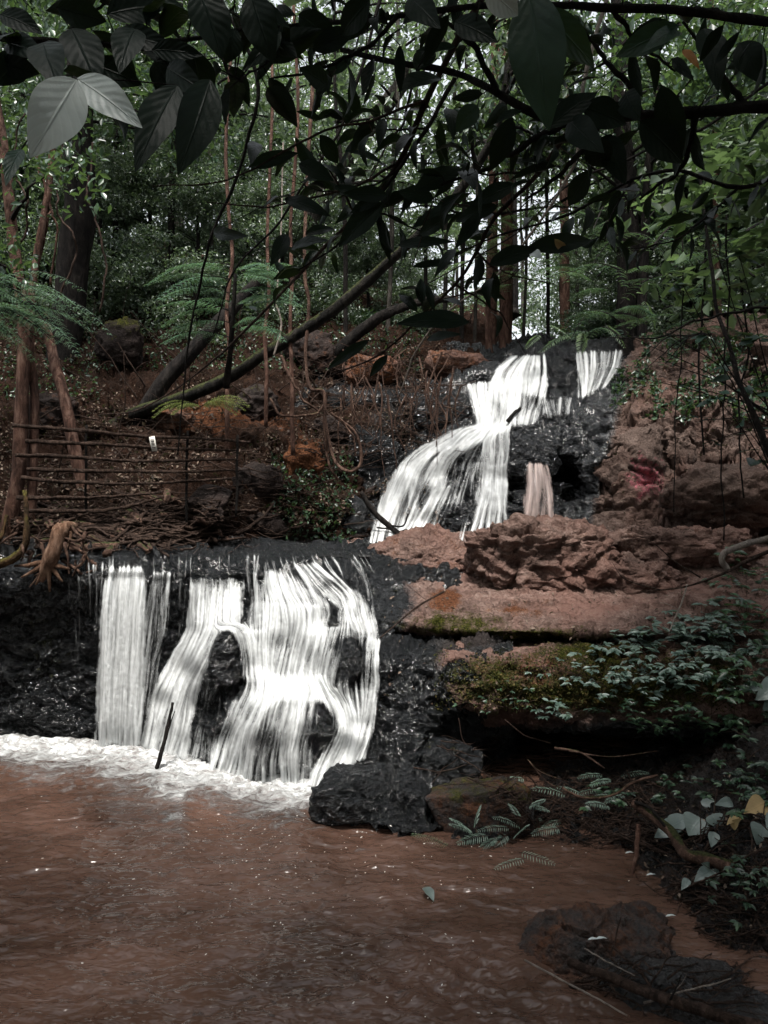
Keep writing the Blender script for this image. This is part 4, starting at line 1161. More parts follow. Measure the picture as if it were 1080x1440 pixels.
BU = [
    (-120, 395, 15.5, 0, 1.3, "dark bush on the left bank beyond the left edge"),
    (-20, 380, 16, 1, 1.3, "dark bush left of the foot of the tall dark trunk"),
    (80, 400, 16.5, 0, 1.2, "dense bush behind the tall dark trunk on the left bank"),
    (160, 395, 15, 1, 1.0, "small leaved bush just right of the tall dark trunk"),
    (235, 400, 16, 2, 1.0, "brighter green bush behind the feathery fronds"),
    (310, 405, 15.3, 0, 1.0, "dark bush on the crest of the bank behind the orange stems"),
    (385, 415, 17, 2, 1.0, "bright bush seen between the orange stems on the crest"),
    (455, 430, 15.6, 1, 1.0, "bush under the middle of the mossy leaning trunk"),
    (530, 450, 16.5, 0, .95, "bush over the brown outcrop left of the upper fall"),
    (600, 470, 18, 1, .8, "low bush left of the twin red trunks"),
    (640, 470, 21, 2, .9, "bright low bush behind the twin red trunks"),
    (760, 475, 19, 1, .9, "bush right behind the crest of the upper fall"),
    (835, 470, 16.5, 0, .9, "bush over the right hand veil of the upper fall"),
    (845, 440, 20, 2, 1.1, "bright bush right of the orange trunk above the falls"),
    (905, 450, 14.8, 1, 1.1, "dark bush at the top left corner of the hillside rock"),
    (975, 420, 14.2, 0, 1.2, "dense dark bush on the crown of the hillside rock"),
    (1060, 400, 13.5, 1, 1.3, "dense bush on the right of the hillside rock by the picture edge"),
    (1160, 400, 13.0, 0, 1.4, "bush beyond the right edge on the hillside"),
    (800, 468, 24, 1, 1.1, "far bush between the orange trunk and the fall's crest"),
    (700, 468, 27, 0, 1.2, "far dark bush behind the twin red trunks"),
]
used = [False] * 3
for px, py, Y_, k, s, lab in BU:
    p = P(px, py, Y_); h = hit(px, py)
    o = bp4[k] if not used[k] else copy_tree(bp4[k]); used[k] = True
    z = p[2] if Y_ < 14.5 else floor_z(p[0], Y_) - .1
    o.location = (p[0], Y_, z); o.rotation_euler = (0, 0, px * .37); o.scale = (s,) * 3
    o['label'] = lab; o['group'] = "bushes along the forest edge"

# ------------------------------------------------------------------ individual trunks, traced where they stand
def trunk(name, pts, r, mat, label, cat="tree", sides=12, knob=.25, n=26, wig=.03, seed=0, taper=None, parts=None, flare=True):
    """pts: (px,py,Y) from foot to top; r in metres at foot and top"""
    h0 = hit(pts[0][0], pts[0][1]) if flare else None
    if h0 is not None and flare:
        k_ = (h0[0][1] + .08) / pts[0][2]
        pts = [(a, b_, c_ * k_) for a, b_, c_ in pts]; r = (r[0] * k_, r[1] * k_)
    W = np.array([P(*q) for q in pts])
    if flare: W = np.concatenate([[W[0] - unit(W[1] - W[0]) * .35 - np.array([0, 0, .15])], W])
    t = thing(name, label, cat, W[0])
    mb = MB(); path = wiggle(W, n, wig, seed)
    rad = np.linspace(r[0], r[1], n)
    if flare: rad[:4] *= np.array([1.5, 1.3, 1.15, 1.05])
    tube(mb, path, rad, sides, knob, seed)
    mb.build("trunk" if cat == "tree" else "stem", mat, t)
    return t, path

def add_crown(t, path, u0, n, spread, size, mat, seed, k=8, zup=.3):
    rr = np.random.default_rng(seed); ln = MB(); cl = []
    for i in range(k):
        a = path[int(rr.uniform(u0, 1) * (len(path) - 1))]; ang = rr.uniform(0, 6.28)
        e = a + np.array([math.cos(ang), math.sin(ang), rr.uniform(-.1, 1) * zup]) * spread * rr.uniform(.4, 1)
        tube(ln, wiggle([a, (a + e) / 2 + np.array([0, 0, .1]), e], 8, .08, seed + i), np.linspace(.03, .006, 8), 5, cap=False)
        cl.append([*e, spread * rr.uniform(.3, .55)])
    ln.build("limb", M_bark, t)
    lv = MB(); crown_leaves(lv, cl, n, size, seed=seed); lv.build("crown", mat, t, smooth=False)

t, p = trunk("tree", [(88, 500, 11.5), (98, 400, 11.5), (112, 300, 11.4), (112, 180, 11.3), (120, 40, 11.3), (122, -160, 11.2)], (.26, .17), M_bark, "tall near black tree trunk on the left bank behind the pale leaves", seed=3)
add_crown(t, p, .55, 9000, 2.6, .13, M_mid, 51, 10)
t, p = trunk("tree", [(12, 745, 8.5), (26, 660, 8.5), (30, 560, 8.5), (34, 460, 8.5), (20, 350, 8.6), (6, 220, 8.7), (-20, 60, 8.7)], (.085, .05), M_red, "reddish peeling trunk at the left edge holding the ends of the branch fence", seed=4)
add_crown(t, p, .6, 3000, 1.5, .11, M_mid, 52, 6)
t, p = trunk("tree", [(44, 735, 8.7), (46, 640, 8.7), (48, 560, 8.7), (42, 470, 8.7), (48, 380, 8.8), (70, 250, 8.8), (80, 100, 8.8)], (.06, .035), M_red, "thinner reddish stem growing against the peeling trunk at the left edge", seed=5)
trunk("tree", [(118, 690, 9.6), (104, 620, 9.6), (92, 560, 9.7), (78, 515, 9.8), (60, 440, 10)], (.085, .06), M_red, "short leaning reddish trunk behind the left end of the branch fence", seed=6)
t, p = trunk("tree", [(196, 590, 10.3), (235, 530, 10.3), (290, 470, 10.4), (330, 430, 10.6), (372, 385, 10.8)], (.125, .07), M_bark, "thick black leaning trunk under the feathery fronds", seed=7, wig=.05)
t, p = trunk("tree", [(182, 584, 9.2), (255, 560, 8.9), (310, 538, 8.7), (365, 503, 8.5), (430, 465, 8.3), (500, 412, 8.1), (560, 356, 7.9), (610, 310, 7.7), (660, 250, 7.5), (700, 170, 7.3), (720, 60, 7.2)], (.080, .034), M_mossb, "long leaning mossy trunk crossing the middle of the picture", seed=8, n=50, wig=.06)
add_crown(t, p, .85, 1500, 1.0, .12, M_near, 53, 5)
trunk("tree", [(470, 500, 10.5), (512, 462, 10.4), (545, 440, 10.3), (590, 425, 10.2), (640, 420, 10.2)], (.10, .04), M_bark, "short curved black limb left of the upper fall, below the leaning trunk", seed=9)
t, p = trunk("tree", [(395, 440, 12), (430, 330, 12), (470, 250, 12), (520, 180, 12), (556, 128, 12), (600, 80, 12), (660, 20, 12), (720, -60, 12)], (.10, .13), M_grey, "grey trunk leaning to the upper right near the top of the picture", seed=10)
def vtrunk(px0, px1, py0, Y_, r, mat, lab, seed, top=-220, cr=0, lm=None):
    t, p = trunk("tree", [(px0, py0, Y_), ((px0 * 2 + px1) / 3, (py0 * 2 + top) / 3, Y_), (px1, (py0 + top) / 2, Y_), (px1, top, Y_)], (r, r * .6), mat, lab, seed=seed, wig=.12)
    if cr: add_crown(t, p, .45, cr, 2.2, .15, lm or M_far, seed + 60, 9)
    return t
vtrunk(690, 696, 488, 15.5, .13, M_red, "left one of the twin red brown trunks above the upper fall", 21, cr=5000)
vtrunk(709, 718, 488, 15.8, .15, M_red, "right one of the twin red brown trunks above the upper fall", 22, cr=5000)
vtrunk(795, 798, 452, 17, .12, M_red, "straight orange brown trunk in the bright gap right of the twin trunks", 23, cr=3500, lm=M_light)
vtrunk(812, 806, 455, 18.5, .05, M_bark, "thin dark stem just right of the straight orange brown trunk", 24)
vtrunk(648, 655, 480, 19, .06, M_bark, "thin dark stem left of the twin red trunks", 25, cr=1500)
vtrunk(622, 640, 470, 22, .07, M_grey, "thin grey stem in the bright gap left of the twin trunks", 26, cr=1500)
vtrunk(600, 585, 470, 20, .06, M_bark, "thin dark stem over the outcrop, leaning slightly left", 27)
vtrunk(668, 672, 482, 24, .06, M_grey, "thin pale stem right behind the left twin trunk", 28)
vtrunk(738, 748, 482, 22, .05, M_grey, "thin pale stem between the twin trunks and the orange trunk", 29)
vtrunk(770, 765, 478, 26, .07, M_bark, "thin dark far stem in the bright gap above the veil", 30, cr=1500)
vtrunk(720, 712, 420, 26, .22, M_bark, "broad dark far trunk rising through the bright gap", 31, cr=3000)
vtrunk(884, 872, 492, 13.6, .22, M_bark, "thick black trunk at the top left of the hillside rock", 32, cr=7000, lm=M_mid)
vtrunk(905, 925, 480, 14.5, .10, M_bark, "slimmer dark trunk right beside the thick black one on the hillside", 33, cr=4000, lm=M_mid)
vtrunk(240, 250, 430, 14.5, .07, M_bark, "slim dark trunk above the feathery fronds on the left bank", 34, cr=4000, lm=M_mid)
vtrunk(300, 290, 430, 16, .05, M_grey, "slim grey trunk left of the orange stems on the crest", 35, cr=2500)
vtrunk(485, 470, 470, 15.8, .05, M_bark, "slim dark trunk seen above the mossy leaning trunk", 36, cr=2500)
vtrunk(545, 560, 470, 17, .06, M_grey, "slim grey trunk right of the bend in the leaning trunk", 37, cr=2500)
vtrunk(160, 176, 430, 15.5, .06, M_bark, "slim dark stem right of the tall near black trunk", 38, cr=3000)
vtrunk(1010, 1000, 430, 12.6, .07, M_red, "reddish stem with hanging roots on the right hillside", 39, cr=4000, lm=M_mid)
# orange climbing stems on the left bank
def vine(name, pts, r, mat, label, cat="vine", wig=.05, seed=0, n=40, knob=.2):
    W = np.array([P(*q) for q in pts]); mb = MB(); path = wiggle(W, n, wig, seed, 5)
    rr_ = np.linspace(r, r * .7, n) if np.ndim(r) == 0 else np.linspace(r[0], r[1], n)
    tube(mb, path, rr_, 7, knob, seed)
    o = mb.build(name, mat, origin=base_of(path)); tag(o, label, cat); return o
vine("vine", [(374, 600, 10.2), (374, 540, 10.2), (372, 470, 10.3), (378, 400, 10.4), (376, 300, 10.6), (384, 150, 10.8), (378, 10, 11)], .028, M_red, "orange brown upright stem, leftmost of the row on the left bank", seed=1)
vine("vine", [(320, 640, 9.9), (319, 570, 9.9), (321, 500, 10), (318, 440, 10.1), (326, 360, 10.2), (318, 220, 10.3), (326, 60, 10.5)], .03, M_red, "orange brown stem just right of the yellow fern", seed=2)
vine("vine", [(412, 640, 10.2), (410, 560, 10.2), (408, 480, 10.3), (413, 400, 10.4), (408, 300, 10.5), (418, 160, 10.6), (412, 0, 10.8)], .03, M_red, "tallest orange brown stem on the left bank behind the leaning trunk", seed=3)
vine("vine", [(440, 120, 10.4), (432, 260, 10.3), (428, 380, 10.2), (434, 430, 10.2), (430, 500, 10.1), (436, 545, 10), (455, 552, 9.9), (458, 600, 9.9), (470, 645, 9.9), (492, 663, 9.8), (508, 650, 9.8), (500, 610, 9.8), (470, 585, 9.8)], .026, M_root, "looping bare vine hanging from the leaning trunk down to the dark hollow", seed=4, n=80)
vine("vine", [(456, 552, 9.95), (456, 600, 9.95), (462, 650, 10), (476, 675, 10)], .022, M_root, "short brown vine falling straight from the loop's shoulder", seed=5)
vine("vine", [(380, 560, 10), (400, 585, 9.9), (440, 582, 9.9), (456, 570, 9.9)], .018, M_root, "curved root joining the orange stems to the hanging loop", seed=6)
vine("vine", [(385, 500, 10.2), (395, 460, 10.2), (388, 420, 10.2), (392, 380, 10.3), (398, 200, 10.4)], .014, M_palet, "thin pale vine between the two orange stems", seed=7)
vine("vine", [(465, 580, 9.7), (485, 596, 9.7), (498, 620, 9.7), (500, 640, 9.7)], .014, M_root, "thin arched root beside the hanging loop", seed=8)
vine("vine", [(395, 500, 10.1), (410, 535, 10), (425, 560, 10), (450, 580, 10)], .02, M_root, "slanting root under the mossy leaning trunk", seed=9)
# hanging and rising vines, left edge thicket
for i, (x0, x1, y0, y1, lab) in enumerate([
    (52, 66, 380, 130, "reddish vine nearest the peeling trunk in the left thicket"), (70, 58, 400, 150, "reddish vine second from the peeling trunk in the left thicket"),
    (84, 95, 420, 180, "thin vine against the left side of the tall dark trunk"), (20, 36, 360, 160, "thin vine above the near fern at the left edge"),
    (140, 130, 440, 200, "thin vine dangling right of the tall dark trunk")]):
    vine("vine", [(x0, y0, 9.6), ((x0 + x1) / 2 + 14, (y0 * 2 + y1) / 3, 9.5), ((x0 + x1) / 2 - 12, (y0 + y1 * 2) / 3, 9.5), (x1, y1, 9.5)], .014, M_twig if i > 1 else M_red, lab, seed=20 + i, wig=.15)
for i, (x0, y0, x1, y1, Y_, r, lab) in enumerate([
    (1022, 300, 1018, 760, 6.6, .008, "thin dark liana hanging down over the middle right of the slab"),
    (960, 300, 948, 720, 7.6, .007, "thin liana hanging in front of the pink painted rock"),
    (985, 240, 990, 640, 7.4, .012, "dark liana with a side shoot hanging before the hillside rock"),
    (1040, 380, 1046, 700, 7.0, .010, "dark liana near the right edge above the boulders")]):
    vine("vine", [(x0, y0, Y_), ((x0 + x1) / 2 + 6, (y0 * 2 + y1) / 3, Y_), ((x0 + x1) / 2 - 5, (y0 + y1 * 2) / 3, Y_), (x1, y1, Y_)], r, M_bark, lab, seed=40 + i, wig=.06)

# ------------------------------------------------------------------ branch fence with its sign
ft = thing("branch_fence", "rustic fence of horizontal branches on the left bank between trunk and boulder", "fence", P(180, 730, 9.2))
rails = [[(18, 598, 9.0), (120, 606, 9.1), (210, 614, 9.15), (290, 617, 9.2), (352, 622, 9.25)],
         [(36, 620, 9.0), (140, 625, 9.1), (220, 630, 9.15), (336, 633, 9.25)],
         [(22, 640, 8.95), (100, 642, 9.05), (180, 648, 9.1), (335, 646, 9.2)],
         [(38, 660, 9.0), (150, 663, 9.1), (250, 663, 9.15), (328, 661, 9.2)],
         [(30, 672, 8.95), (100, 678, 9.05), (200, 680, 9.1), (325, 673, 9.2)],
         [(24, 700, 8.95), (120, 700, 9.0), (180, 697, 9.05), (228, 692, 9.1)],
         [(40, 718, 8.9), (120, 719, 9.0), (170, 714, 9.05), (225, 700, 9.1)]]
for i, r_ in enumerate(rails):
    mb = MB(); tube(mb, wiggle([P(*q) for q in r_], 44, .02, i + 60, 9), np.linspace(.026, .014, 44), 8, .6, i); mb.build("rail", M_twig, ft)
for i, (x, y0, y1) in enumerate([(120, 604, 735), (262, 612, 738), (332, 618, 725)]):
    mb = MB(); tube(mb, wiggle([P(x, y1, 9.2), P(x + 2, y0 - 6, 9.2)], 14, .03, i + 80), .015, 7, .25, i); mb.build("post", M_bark, ft)
s0 = P(209.5, 614.5, 9.08); s1 = P(217, 613, 9.07); s2 = P(221, 634.5, 9.05); s3 = P(213.5, 634, 9.06)
st = thing("sign", "small white hanging sign with dark sideways lettering on the branch fence", "sign", s3)
mb = MB(); nn_ = unit(np.cross(s1 - s0, s3 - s0)); 
if nn_[1] > 0: nn_ = -nn_
fr = [s0, s1, s2, s3]; mb.add(fr + [q - nn_ * .008 for q in fr], [[0, 3, 2, 1], [4, 5, 6, 7], [0, 1, 5, 4], [1, 2, 6, 5], [2, 3, 7, 6], [3, 0, 4, 7]])
mb.build("board", simple("sign_white", (.62, .6, .54), .7), st, smooth=False)
mb = MB()
gl = [[(.2, 0, .8, 0), (.2, 0, .2, 1), (.8, 0, .8, 1), (.2, 1, .8, 1)], [(.2, .1, .8, .1), (.5, .1, .5, 1), (.2, 1, .8, .6)], [(.2, 0, .8, 1), (.8, 0, .2, 1), (.2, .5, .8, .5)],
      [(.2, 0, .8, 0), (.8, 0, .8, 1), (.2, 0, .5, 1)], [(.2, 0, .2, 1), (.2, .5, .8, .5), (.2, 1, .8, 1)], [(.2, 0, .8, 0), (.2, 1, .8, 1), (.5, 0, .5, 1)]]
for k, g_ in enumerate(gl):
    for (a, b, c_, d_) in g_:
        def Q(u, v):
            v = .22 + (k + v * .72) * .115
            return s0 * (1 - u) * (1 - v) + s1 * u * (1 - v) + s2 * u * v + s3 * (1 - u) * v + nn_ * .002
        tube(mb, [Q(a, b), Q(c_, d_)], .0022, 4)
mb.build("lettering", simple("sign_paint", (.03, .02, .02), .7), st)

# ------------------------------------------------------------------ roots and driftwood on the ledge
def surf_pt(px, py, lift=.02, only=None):
    h = hit(px, py, only, skip=("forest_floor",)); 
    if h is None: return None
    e = unit(np.array([0, 0, CAMZ]) - h[0]); return h[0] + e * lift
def draped(pts, r, n=30, lift=None, wig=.02, seed=0, mb=None, knob=.3, sides=8):
    q = spline(pts, n); out_ = []
    for a, b in q:
        s_ = surf_pt(a, b, r[0] * .6 if lift is None else lift)
        if s_ is not None: out_.append(s_)
    W = np.array(out_)
    if len(W) < 4: return None
    W = smooth_axis(W, 3, 0); W = wiggle(W, n, wig, seed, 4)
    tube(mb, W, np.linspace(r[0], r[1], n), sides, knob, seed); return W
def root(pts, r, mat, label, name="root", seed=0, **k):
    mb = MB(); W = draped(pts, r, seed=seed, mb=mb, **k)
    o = mb.build(name, mat, origin=base_of(W)); tag(o, label, "root" if name == "root" else name.replace('_', ' ')); return o
mbs = MB(); W = wiggle([P(106, 742, 8.15), P(86, 746, 8.0), P(76, 775, 7.95), P(66, 800, 7.95), P(58, 818, 7.95)], 20, .02, 3)
tube(mbs, W, np.array([.05, .06, .07, .08, .085, .085, .08, .075, .075, .08, .085, .085, .08, .07, .065, .06, .05, .04, .03, .02]), 12, .35, 3)
for e in [(30, 812), (88, 818), (70, 832), (50, 822), (98, 800), (20, 796)]: tube(mbs, wiggle([P(68, 790, 7.95), P((68 + e[0]) / 2, (792 + e[1]) / 2, 7.93), P(e[0], e[1], 7.95)], 10, .01, e[0]), np.linspace(.035, .01, 10), 7, .3)
tube(mbs, wiggle([P(92, 745, 8.0), P(100, 752, 8.0), P(92, 775, 7.95)], 10, .01, 5), np.linspace(.02, .012, 10), 7, .3)
o = mbs.build("stump", bark_mat("stump_bark", (.03, .016, .010), (.13, .073, .047), (.30, .2, .145), scale=1.3), origin=base_of(W)); tag(o, "orange brown gnarled stump with splayed toes overhanging the lip at the left", "stump")
mbs = MB(); W = wiggle([P(34, 690, 8.1), P(38, 730, 8.0), P(36, 760, 7.95), P(18, 785, 7.9), P(-20, 800, 7.9)], 24, .03, 9); tube(mbs, W, np.linspace(.022, .045, 24), 10, .5, 2)
o = mbs.build("root", M_mroot, origin=base_of(W)); tag(o, "thick yellow mossy root curving down at the left edge above the wall", "root")
mbs = MB(); W = wiggle([P(10, 725, 8.05), P(4, 750, 8.0), P(-14, 770, 7.95)], 14, .03, 12); tube(mbs, W, np.linspace(.018, .035, 14), 9, .5, 2)
o = mbs.build("root", M_mroot, origin=base_of(W)); tag(o, "shorter mossy orange root at the very left edge", "root")
RT = [([(40, 745), (100, 748), (180, 752), (215, 760)], "root lying farthest back behind the stump"), ([(50, 735), (110, 738), (160, 745), (200, 758), (212, 772)], "root arching right of the stump to the lip"),
      ([(100, 770), (150, 768), (200, 766), (215, 768)], "straight pale root right of the stump"), ([(60, 762), (120, 760), (160, 755)], "short root behind the stump's neck"),
      ([(200, 695), (228, 708), (242, 730), (250, 745)], "root dropping from the fence end to the pile"), ([(236, 690), (232, 710), (222, 740)], "root slanting left in the pile under the fence"),
      ([(215, 735), (260, 738), (300, 750), (320, 758)], "root running right toward the ledge"), ([(225, 725), (270, 728), (300, 740), (310, 752)], "root above the one running to the ledge"),
      ([(182, 720), (200, 738), (196, 756)], "curled root in the middle of the pile"), ([(130, 730), (160, 725), (200, 745), (240, 760)], "long low root crossing the pile"),
      ([(240, 702), (262, 715), (276, 735), (296, 748)], "root beside the dark grey boulders"), ([(150, 780), (160, 770), (185, 764), (208, 775)], "root at the very edge over the left curtain"),
      ([(20, 700), (60, 705), (100, 716), (140, 724)], "root under the lowest fence rail")]
for i, (q, lab) in enumerate(RT):
    root(q, (.05, .022), M_root, lab + " on the left ledge", seed=100 + i, wig=.05)
mb = MB(); rr = np.random.default_rng(66)
for k in range(46):
    x0, y0 = rr.uniform(-60, 135), rr.uniform(728, 790); a = rr.normal(0, .9); l = rr.uniform(14, 60); Yk = rr.uniform(7.95, 8.12)
    q = [P(x0, y0, Yk), P(x0 + l * .5 * math.sin(a) + 4, y0 + l * .35, Yk - .05), P(x0 + l * math.sin(a), y0 + l * abs(math.cos(a)), Yk - .02)]
    tube(mb, wiggle(q, 14, .05, k), np.linspace(.024, .006, 14) * rr.uniform(.4, 1.3), 6, .3, k, cap=False)
o = mb.build("root_tangle", M_root, origin=(-4, 8, 1.8)); tag(o, "gnarled roots spilling over the wall's lip round the stump", "roots", kind='stuff')
# tangle of small twigs and roots: uncountable
mb = MB(); rr = np.random.default_rng(77)
for k in range(760):
    z = rr.random()
    if z < .55: cx, cy = rr.normal(180, 80), rr.normal(738, 16)
    elif z < .8: cx, cy = rr.uniform(60, 520), rr.uniform(560, 750)
    else: cx, cy = rr.uniform(440, 640), rr.uniform(480, 640)
    if cx < -10 or cy > 776: continue
    a = rr.normal(0, .6); l = rr.uniform(14, 60)
    q = [(cx - l * math.cos(a), cy - l * .5 * math.sin(a)), (cx + rr.normal() * 5, cy + rr.normal() * 6), (cx + l * math.cos(a), cy + l * .5 * math.sin(a))]
    r0 = rr.uniform(.003, .011) if z > .3 else rr.uniform(.01, .028)
    draped(q, (r0, r0 * .5), n=10, lift=rr.uniform(.01, .14), wig=.05, seed=k, mb=mb, knob=0, sides=4)
o = mb.build("twig_litter", M_twig, origin=(-3, 9, 2)); tag(o, "tangle of fine twigs and rootlets strewn over the left bank", "twigs", kind='stuff')
# roots hanging in the hollow left of the upper fall
mb = MB()
for k in range(60):
    cx, cy = rr.uniform(470, 650), rr.uniform(490, 560); l = rr.uniform(20, 110)
    Yd = rr.uniform(10.6, 11.8)
    q = [P(cx, cy, Yd), P(cx + rr.normal() * 10, cy + l * .5, Yd - .05), P(cx + rr.normal() * 16, cy + l, Yd)]
    tube(mb, wiggle(q, 10, .05, k), np.linspace(.014, .005, 10) * rr.uniform(.5, 1.3), 5, cap=False)
o = mb.build("hanging_roots", M_root, origin=(0, 11.3, 4)); tag(o, "curtain of thin hanging roots in the hollow left of the upper fall", "roots", kind='stuff')

# ------------------------------------------------------------------ litter of dead leaves
def litter(name, label, boxes, n, size, mat, seed, flat=.5, cond=None):
    rr = np.random.default_rng(seed); cc, nn = [], []
    for (x0, y0, x1, y1, w_) in boxes:
        for k in range(int(n * w_)):
            px, py = rr.uniform(x0, x1), rr.uniform(y0, y1)
            if cond and not cond(px, py, rr): continue
            h = hit(px, py, skip=("forest_floor", "ground", "boulder"))
            if h is None: continue
            cc.append(h[0] + h[1] * .012); nn.append(h[1])
    cc = np.array(cc); nn = np.array(nn); m = len(cc)
    mb = MB(); q = unit(nn + rr.normal(size=(m, 3)) * flat); d = unit(np.cross(q, rr.normal(size=(m, 3))))
    L = size * rr.uniform(.5, 1.4, m); leaf_cloud(mb, cc, d, q, L, L * rr.uniform(.4, .7, m), .15)
    o = mb.build(name, mat, origin=tuple(cc.mean(0)), smooth=False); tag(o, label, "leaves", kind='stuff'); return o
litter("leaf_litter", "dead brown leaves littering the left bank", [(-40, 420, 620, 740, 1.0)], 15000, .05, M_dry, 5, cond=lambda x, y, r: fbm(np.array([x * .012, y * .022, 3.3]), 3) + r.normal() * .12 > -.02)
litter("leaf_litter", "scattered pale dead leaves on the red slabs and mossy overhang", [(520, 740, 1080, 1000, .6), (850, 520, 1080, 740, .4)], 900, .035, M_dry, 6)
litter("leaf_litter", "dead leaves and bits on the muddy bank at the right", [(620, 1060, 1080, 1240, .5), (900, 1130, 1080, 1330, .5)], 700, .03, M_dry, 7)
litter("ground_cover", "small dark green leaves creeping over the left bank", [(120, 400, 600, 520, .6), (380, 640, 500, 760, .2), (-40, 420, 140, 560, .2)], 7000, .06, M_mid, 8, flat=1.0)
litter("ground_cover", "small green leaves growing over the top of the hillside rock", [(860, 470, 1120, 590, 1.0)], 4200, .075, M_mid, 9, flat=1.0, cond=lambda x, y, r: fbm(np.array([x * .02, y * .02, 0]), 3) > -.05 - (x - 900) * .0004)
litter("moss_tufts", "fine moss tufts on the overhanging slab", [(610, 905, 1060, 1000, 1)], 16000, .022, leaf_mat("moss_leaf", [(.012, .018, .006), (.04, .045, .014), (.08, .075, .022), (.10, .055, .025)], .9, .1, .2), 10, flat=1.2,
       cond=lambda x, y, r: r.random() < float(np.clip(.8 * blob(x, y, 790, 960, 190, 40, 3) + .9 * fbm(np.array([x * .03, y * .05, 0]), 3), 0, 1)))
# ------------------------------------------------------------------ canopy overhead: the trees of the near banks
for i, (x, y, z, h, s, lab) in enumerate([
    (-7.5, 6.5, 0.6, 0, 1.0, "bank tree just beyond the left edge, its crown over the pool"),
    (6.8, 5.5, 0.4, 1, 1.0, "bank tree just beyond the right edge, its crown over the pool"),
    (-3.5, -3.0, 0.5, 0, 1.1, "tree behind the viewer on the near left bank"),
    (4.0, -2.5, 0.5, 1, 1.1, "tree behind the viewer on the near right bank"),
    (-.5, -6, 0.5, 1, 1.2, "tree standing farthest behind the viewer"), (-9, 1.0, .5, 0, 1.1, "tree at the left of the pool beyond the picture"), (8.5, 0.5, .5, 0, 1.1, "tree at the right of the pool beyond the picture"), (-6, -7, .5, 2, 1.3, "tree far behind the viewer to the left"), (6, -7, .5, 2, 1.3, "tree far behind the viewer to the right")]):
    o = copy_tree(protos[h]); o.location = (x, y, z); o.rotation_euler = (0, 0, i * 1.3 + .4); o.scale = (s, s, s * 1.0)
    o['label'] = lab; o['group'] = "trees of the near banks"
for i, (x, y, s, w_, lab) in enumerate([(-1.2, -1.6, 1.0, 2.0, "slender tree right behind the viewer, to the left"), (1.4, -1.0, 1.0, 2.0, "slender tree right behind the viewer, to the right"), (3.2, 2.2, .95, 1.7, "slender tree on the near right bank beside the viewer"),
                                       (4.4, 5.2, .9, 1.6, "slender tree on the right bank above the half sunken boulder"), (-3.0, 1.6, 1.0, 1.8, "slender tree at the near left edge of the pool"), (0, -3.8, 1.0, 2.2, "slender tree two steps behind the viewer")]):
    o = copy_tree(protos[3]); o.location = (x, y, .2); o.rotation_euler = (0, 0, i * 1.1); o.scale = (w_, w_, s)
    o['label'] = lab; o['group'] = "slender trees around the viewer"

# ------------------------------------------------------------------ overhanging branches with big leaves
def leafy_branch(label, paths, leaves=(), rand=0, seed=0, r=.012, size=(.07, .13), mat=None, smat=None, name="overhanging_branch", cat="branch", dz=-.5, wfac=(.24, .38), span=(.1, 1.0), wig=.02):
    """paths: list of [(px,py,Y)..]; leaves: (bx,by,tx,ty,Y,width_px,mat)"""
    rr = np.random.default_rng(seed + 500)
    W0 = [np.array([P(*q) for q in p_]) for p_ in paths]
    t = thing(name, label, cat, W0[0][0])
    mb = MB(); WW = []
    for i, w_ in enumerate(W0):
        n_ = 36; pth = wiggle(w_, n_, wig, seed + i, 5); WW.append(pth)
        tube(mb, pth, np.linspace(r, r * .35, n_) * (1 if i == 0 else .5), 7, .3, seed + i, cap=(i == 0))
    if rand:
        lm = MB(); uvs = []
        for k in range(rand):
            i = rr.choice(len(WW), p=np.array([len(p_) for p_ in paths]) / sum(len(p_) for p_ in paths)); u = rr.uniform(*span); a = WW[i][int(u * 35)]
            tn = unit(WW[i][min(35, int(u * 35) + 1)] - WW[i][max(0, int(u * 35) - 1)])
            sd = rdir(1, rr)[0]; sd = unit(sd - tn * sd.dot(tn))
            b = a + sd * rr.uniform(.01, .05)
            d_ = unit(tn * rr.uniform(.2, .9) + sd * .8 + np.array([0, 0, dz * rr.uniform(.2, 1.3)]))
            L = rr.uniform(*size)
            mbx = [a, (a + b) / 2, b]; tube(mb, mbx, .0016, 4, cap=False)
            big_leaf(lm, b, b + d_ * L, L * rr.uniform(*wfac), unit(np.array([0, 0, 1.0]) + rr.normal(size=3) * .55), rr.uniform(-.05, .28), rr.uniform(.1, .6), 8, 5, .02, k, uvs)
        lm.build("foliage", mat or M_near, t, uv=np.concatenate(uvs))
    for k, (bx, by, tx, ty, Y_, w_, lm_) in enumerate(leaves):
        lm = MB(); uvs = []
        b = P(bx, by, Y_); e = P(tx, ty, Y_ * rr.uniform(.93, 1.05)); L = np.linalg.norm(e - b)
        eye = unit(np.array([0, 0, CAMZ]) - b)
        big_leaf(lm, b, e, w_ / F * Y_, unit(eye + np.array([0, 0, .25]) + rr.normal(size=3) * .15), .07, .22, 16, 9, .012, k, uvs)
        # leaf stalk back to the nearest twig
        allp = np.concatenate(WW); q = allp[np.linalg.norm(allp - b, axis=1).argmin()]
        tube(mb, [q, (q + b) / 2 + np.array([0, 0, .004]), b], .0016, 4, cap=False)
        lm.build("leaf", lm_ or M_near, t, uv=np.concatenate(uvs))
    mb.build("stem", smat or M_bark, t)
    return t
G, N_, PL = M_green, M_near, M_pale
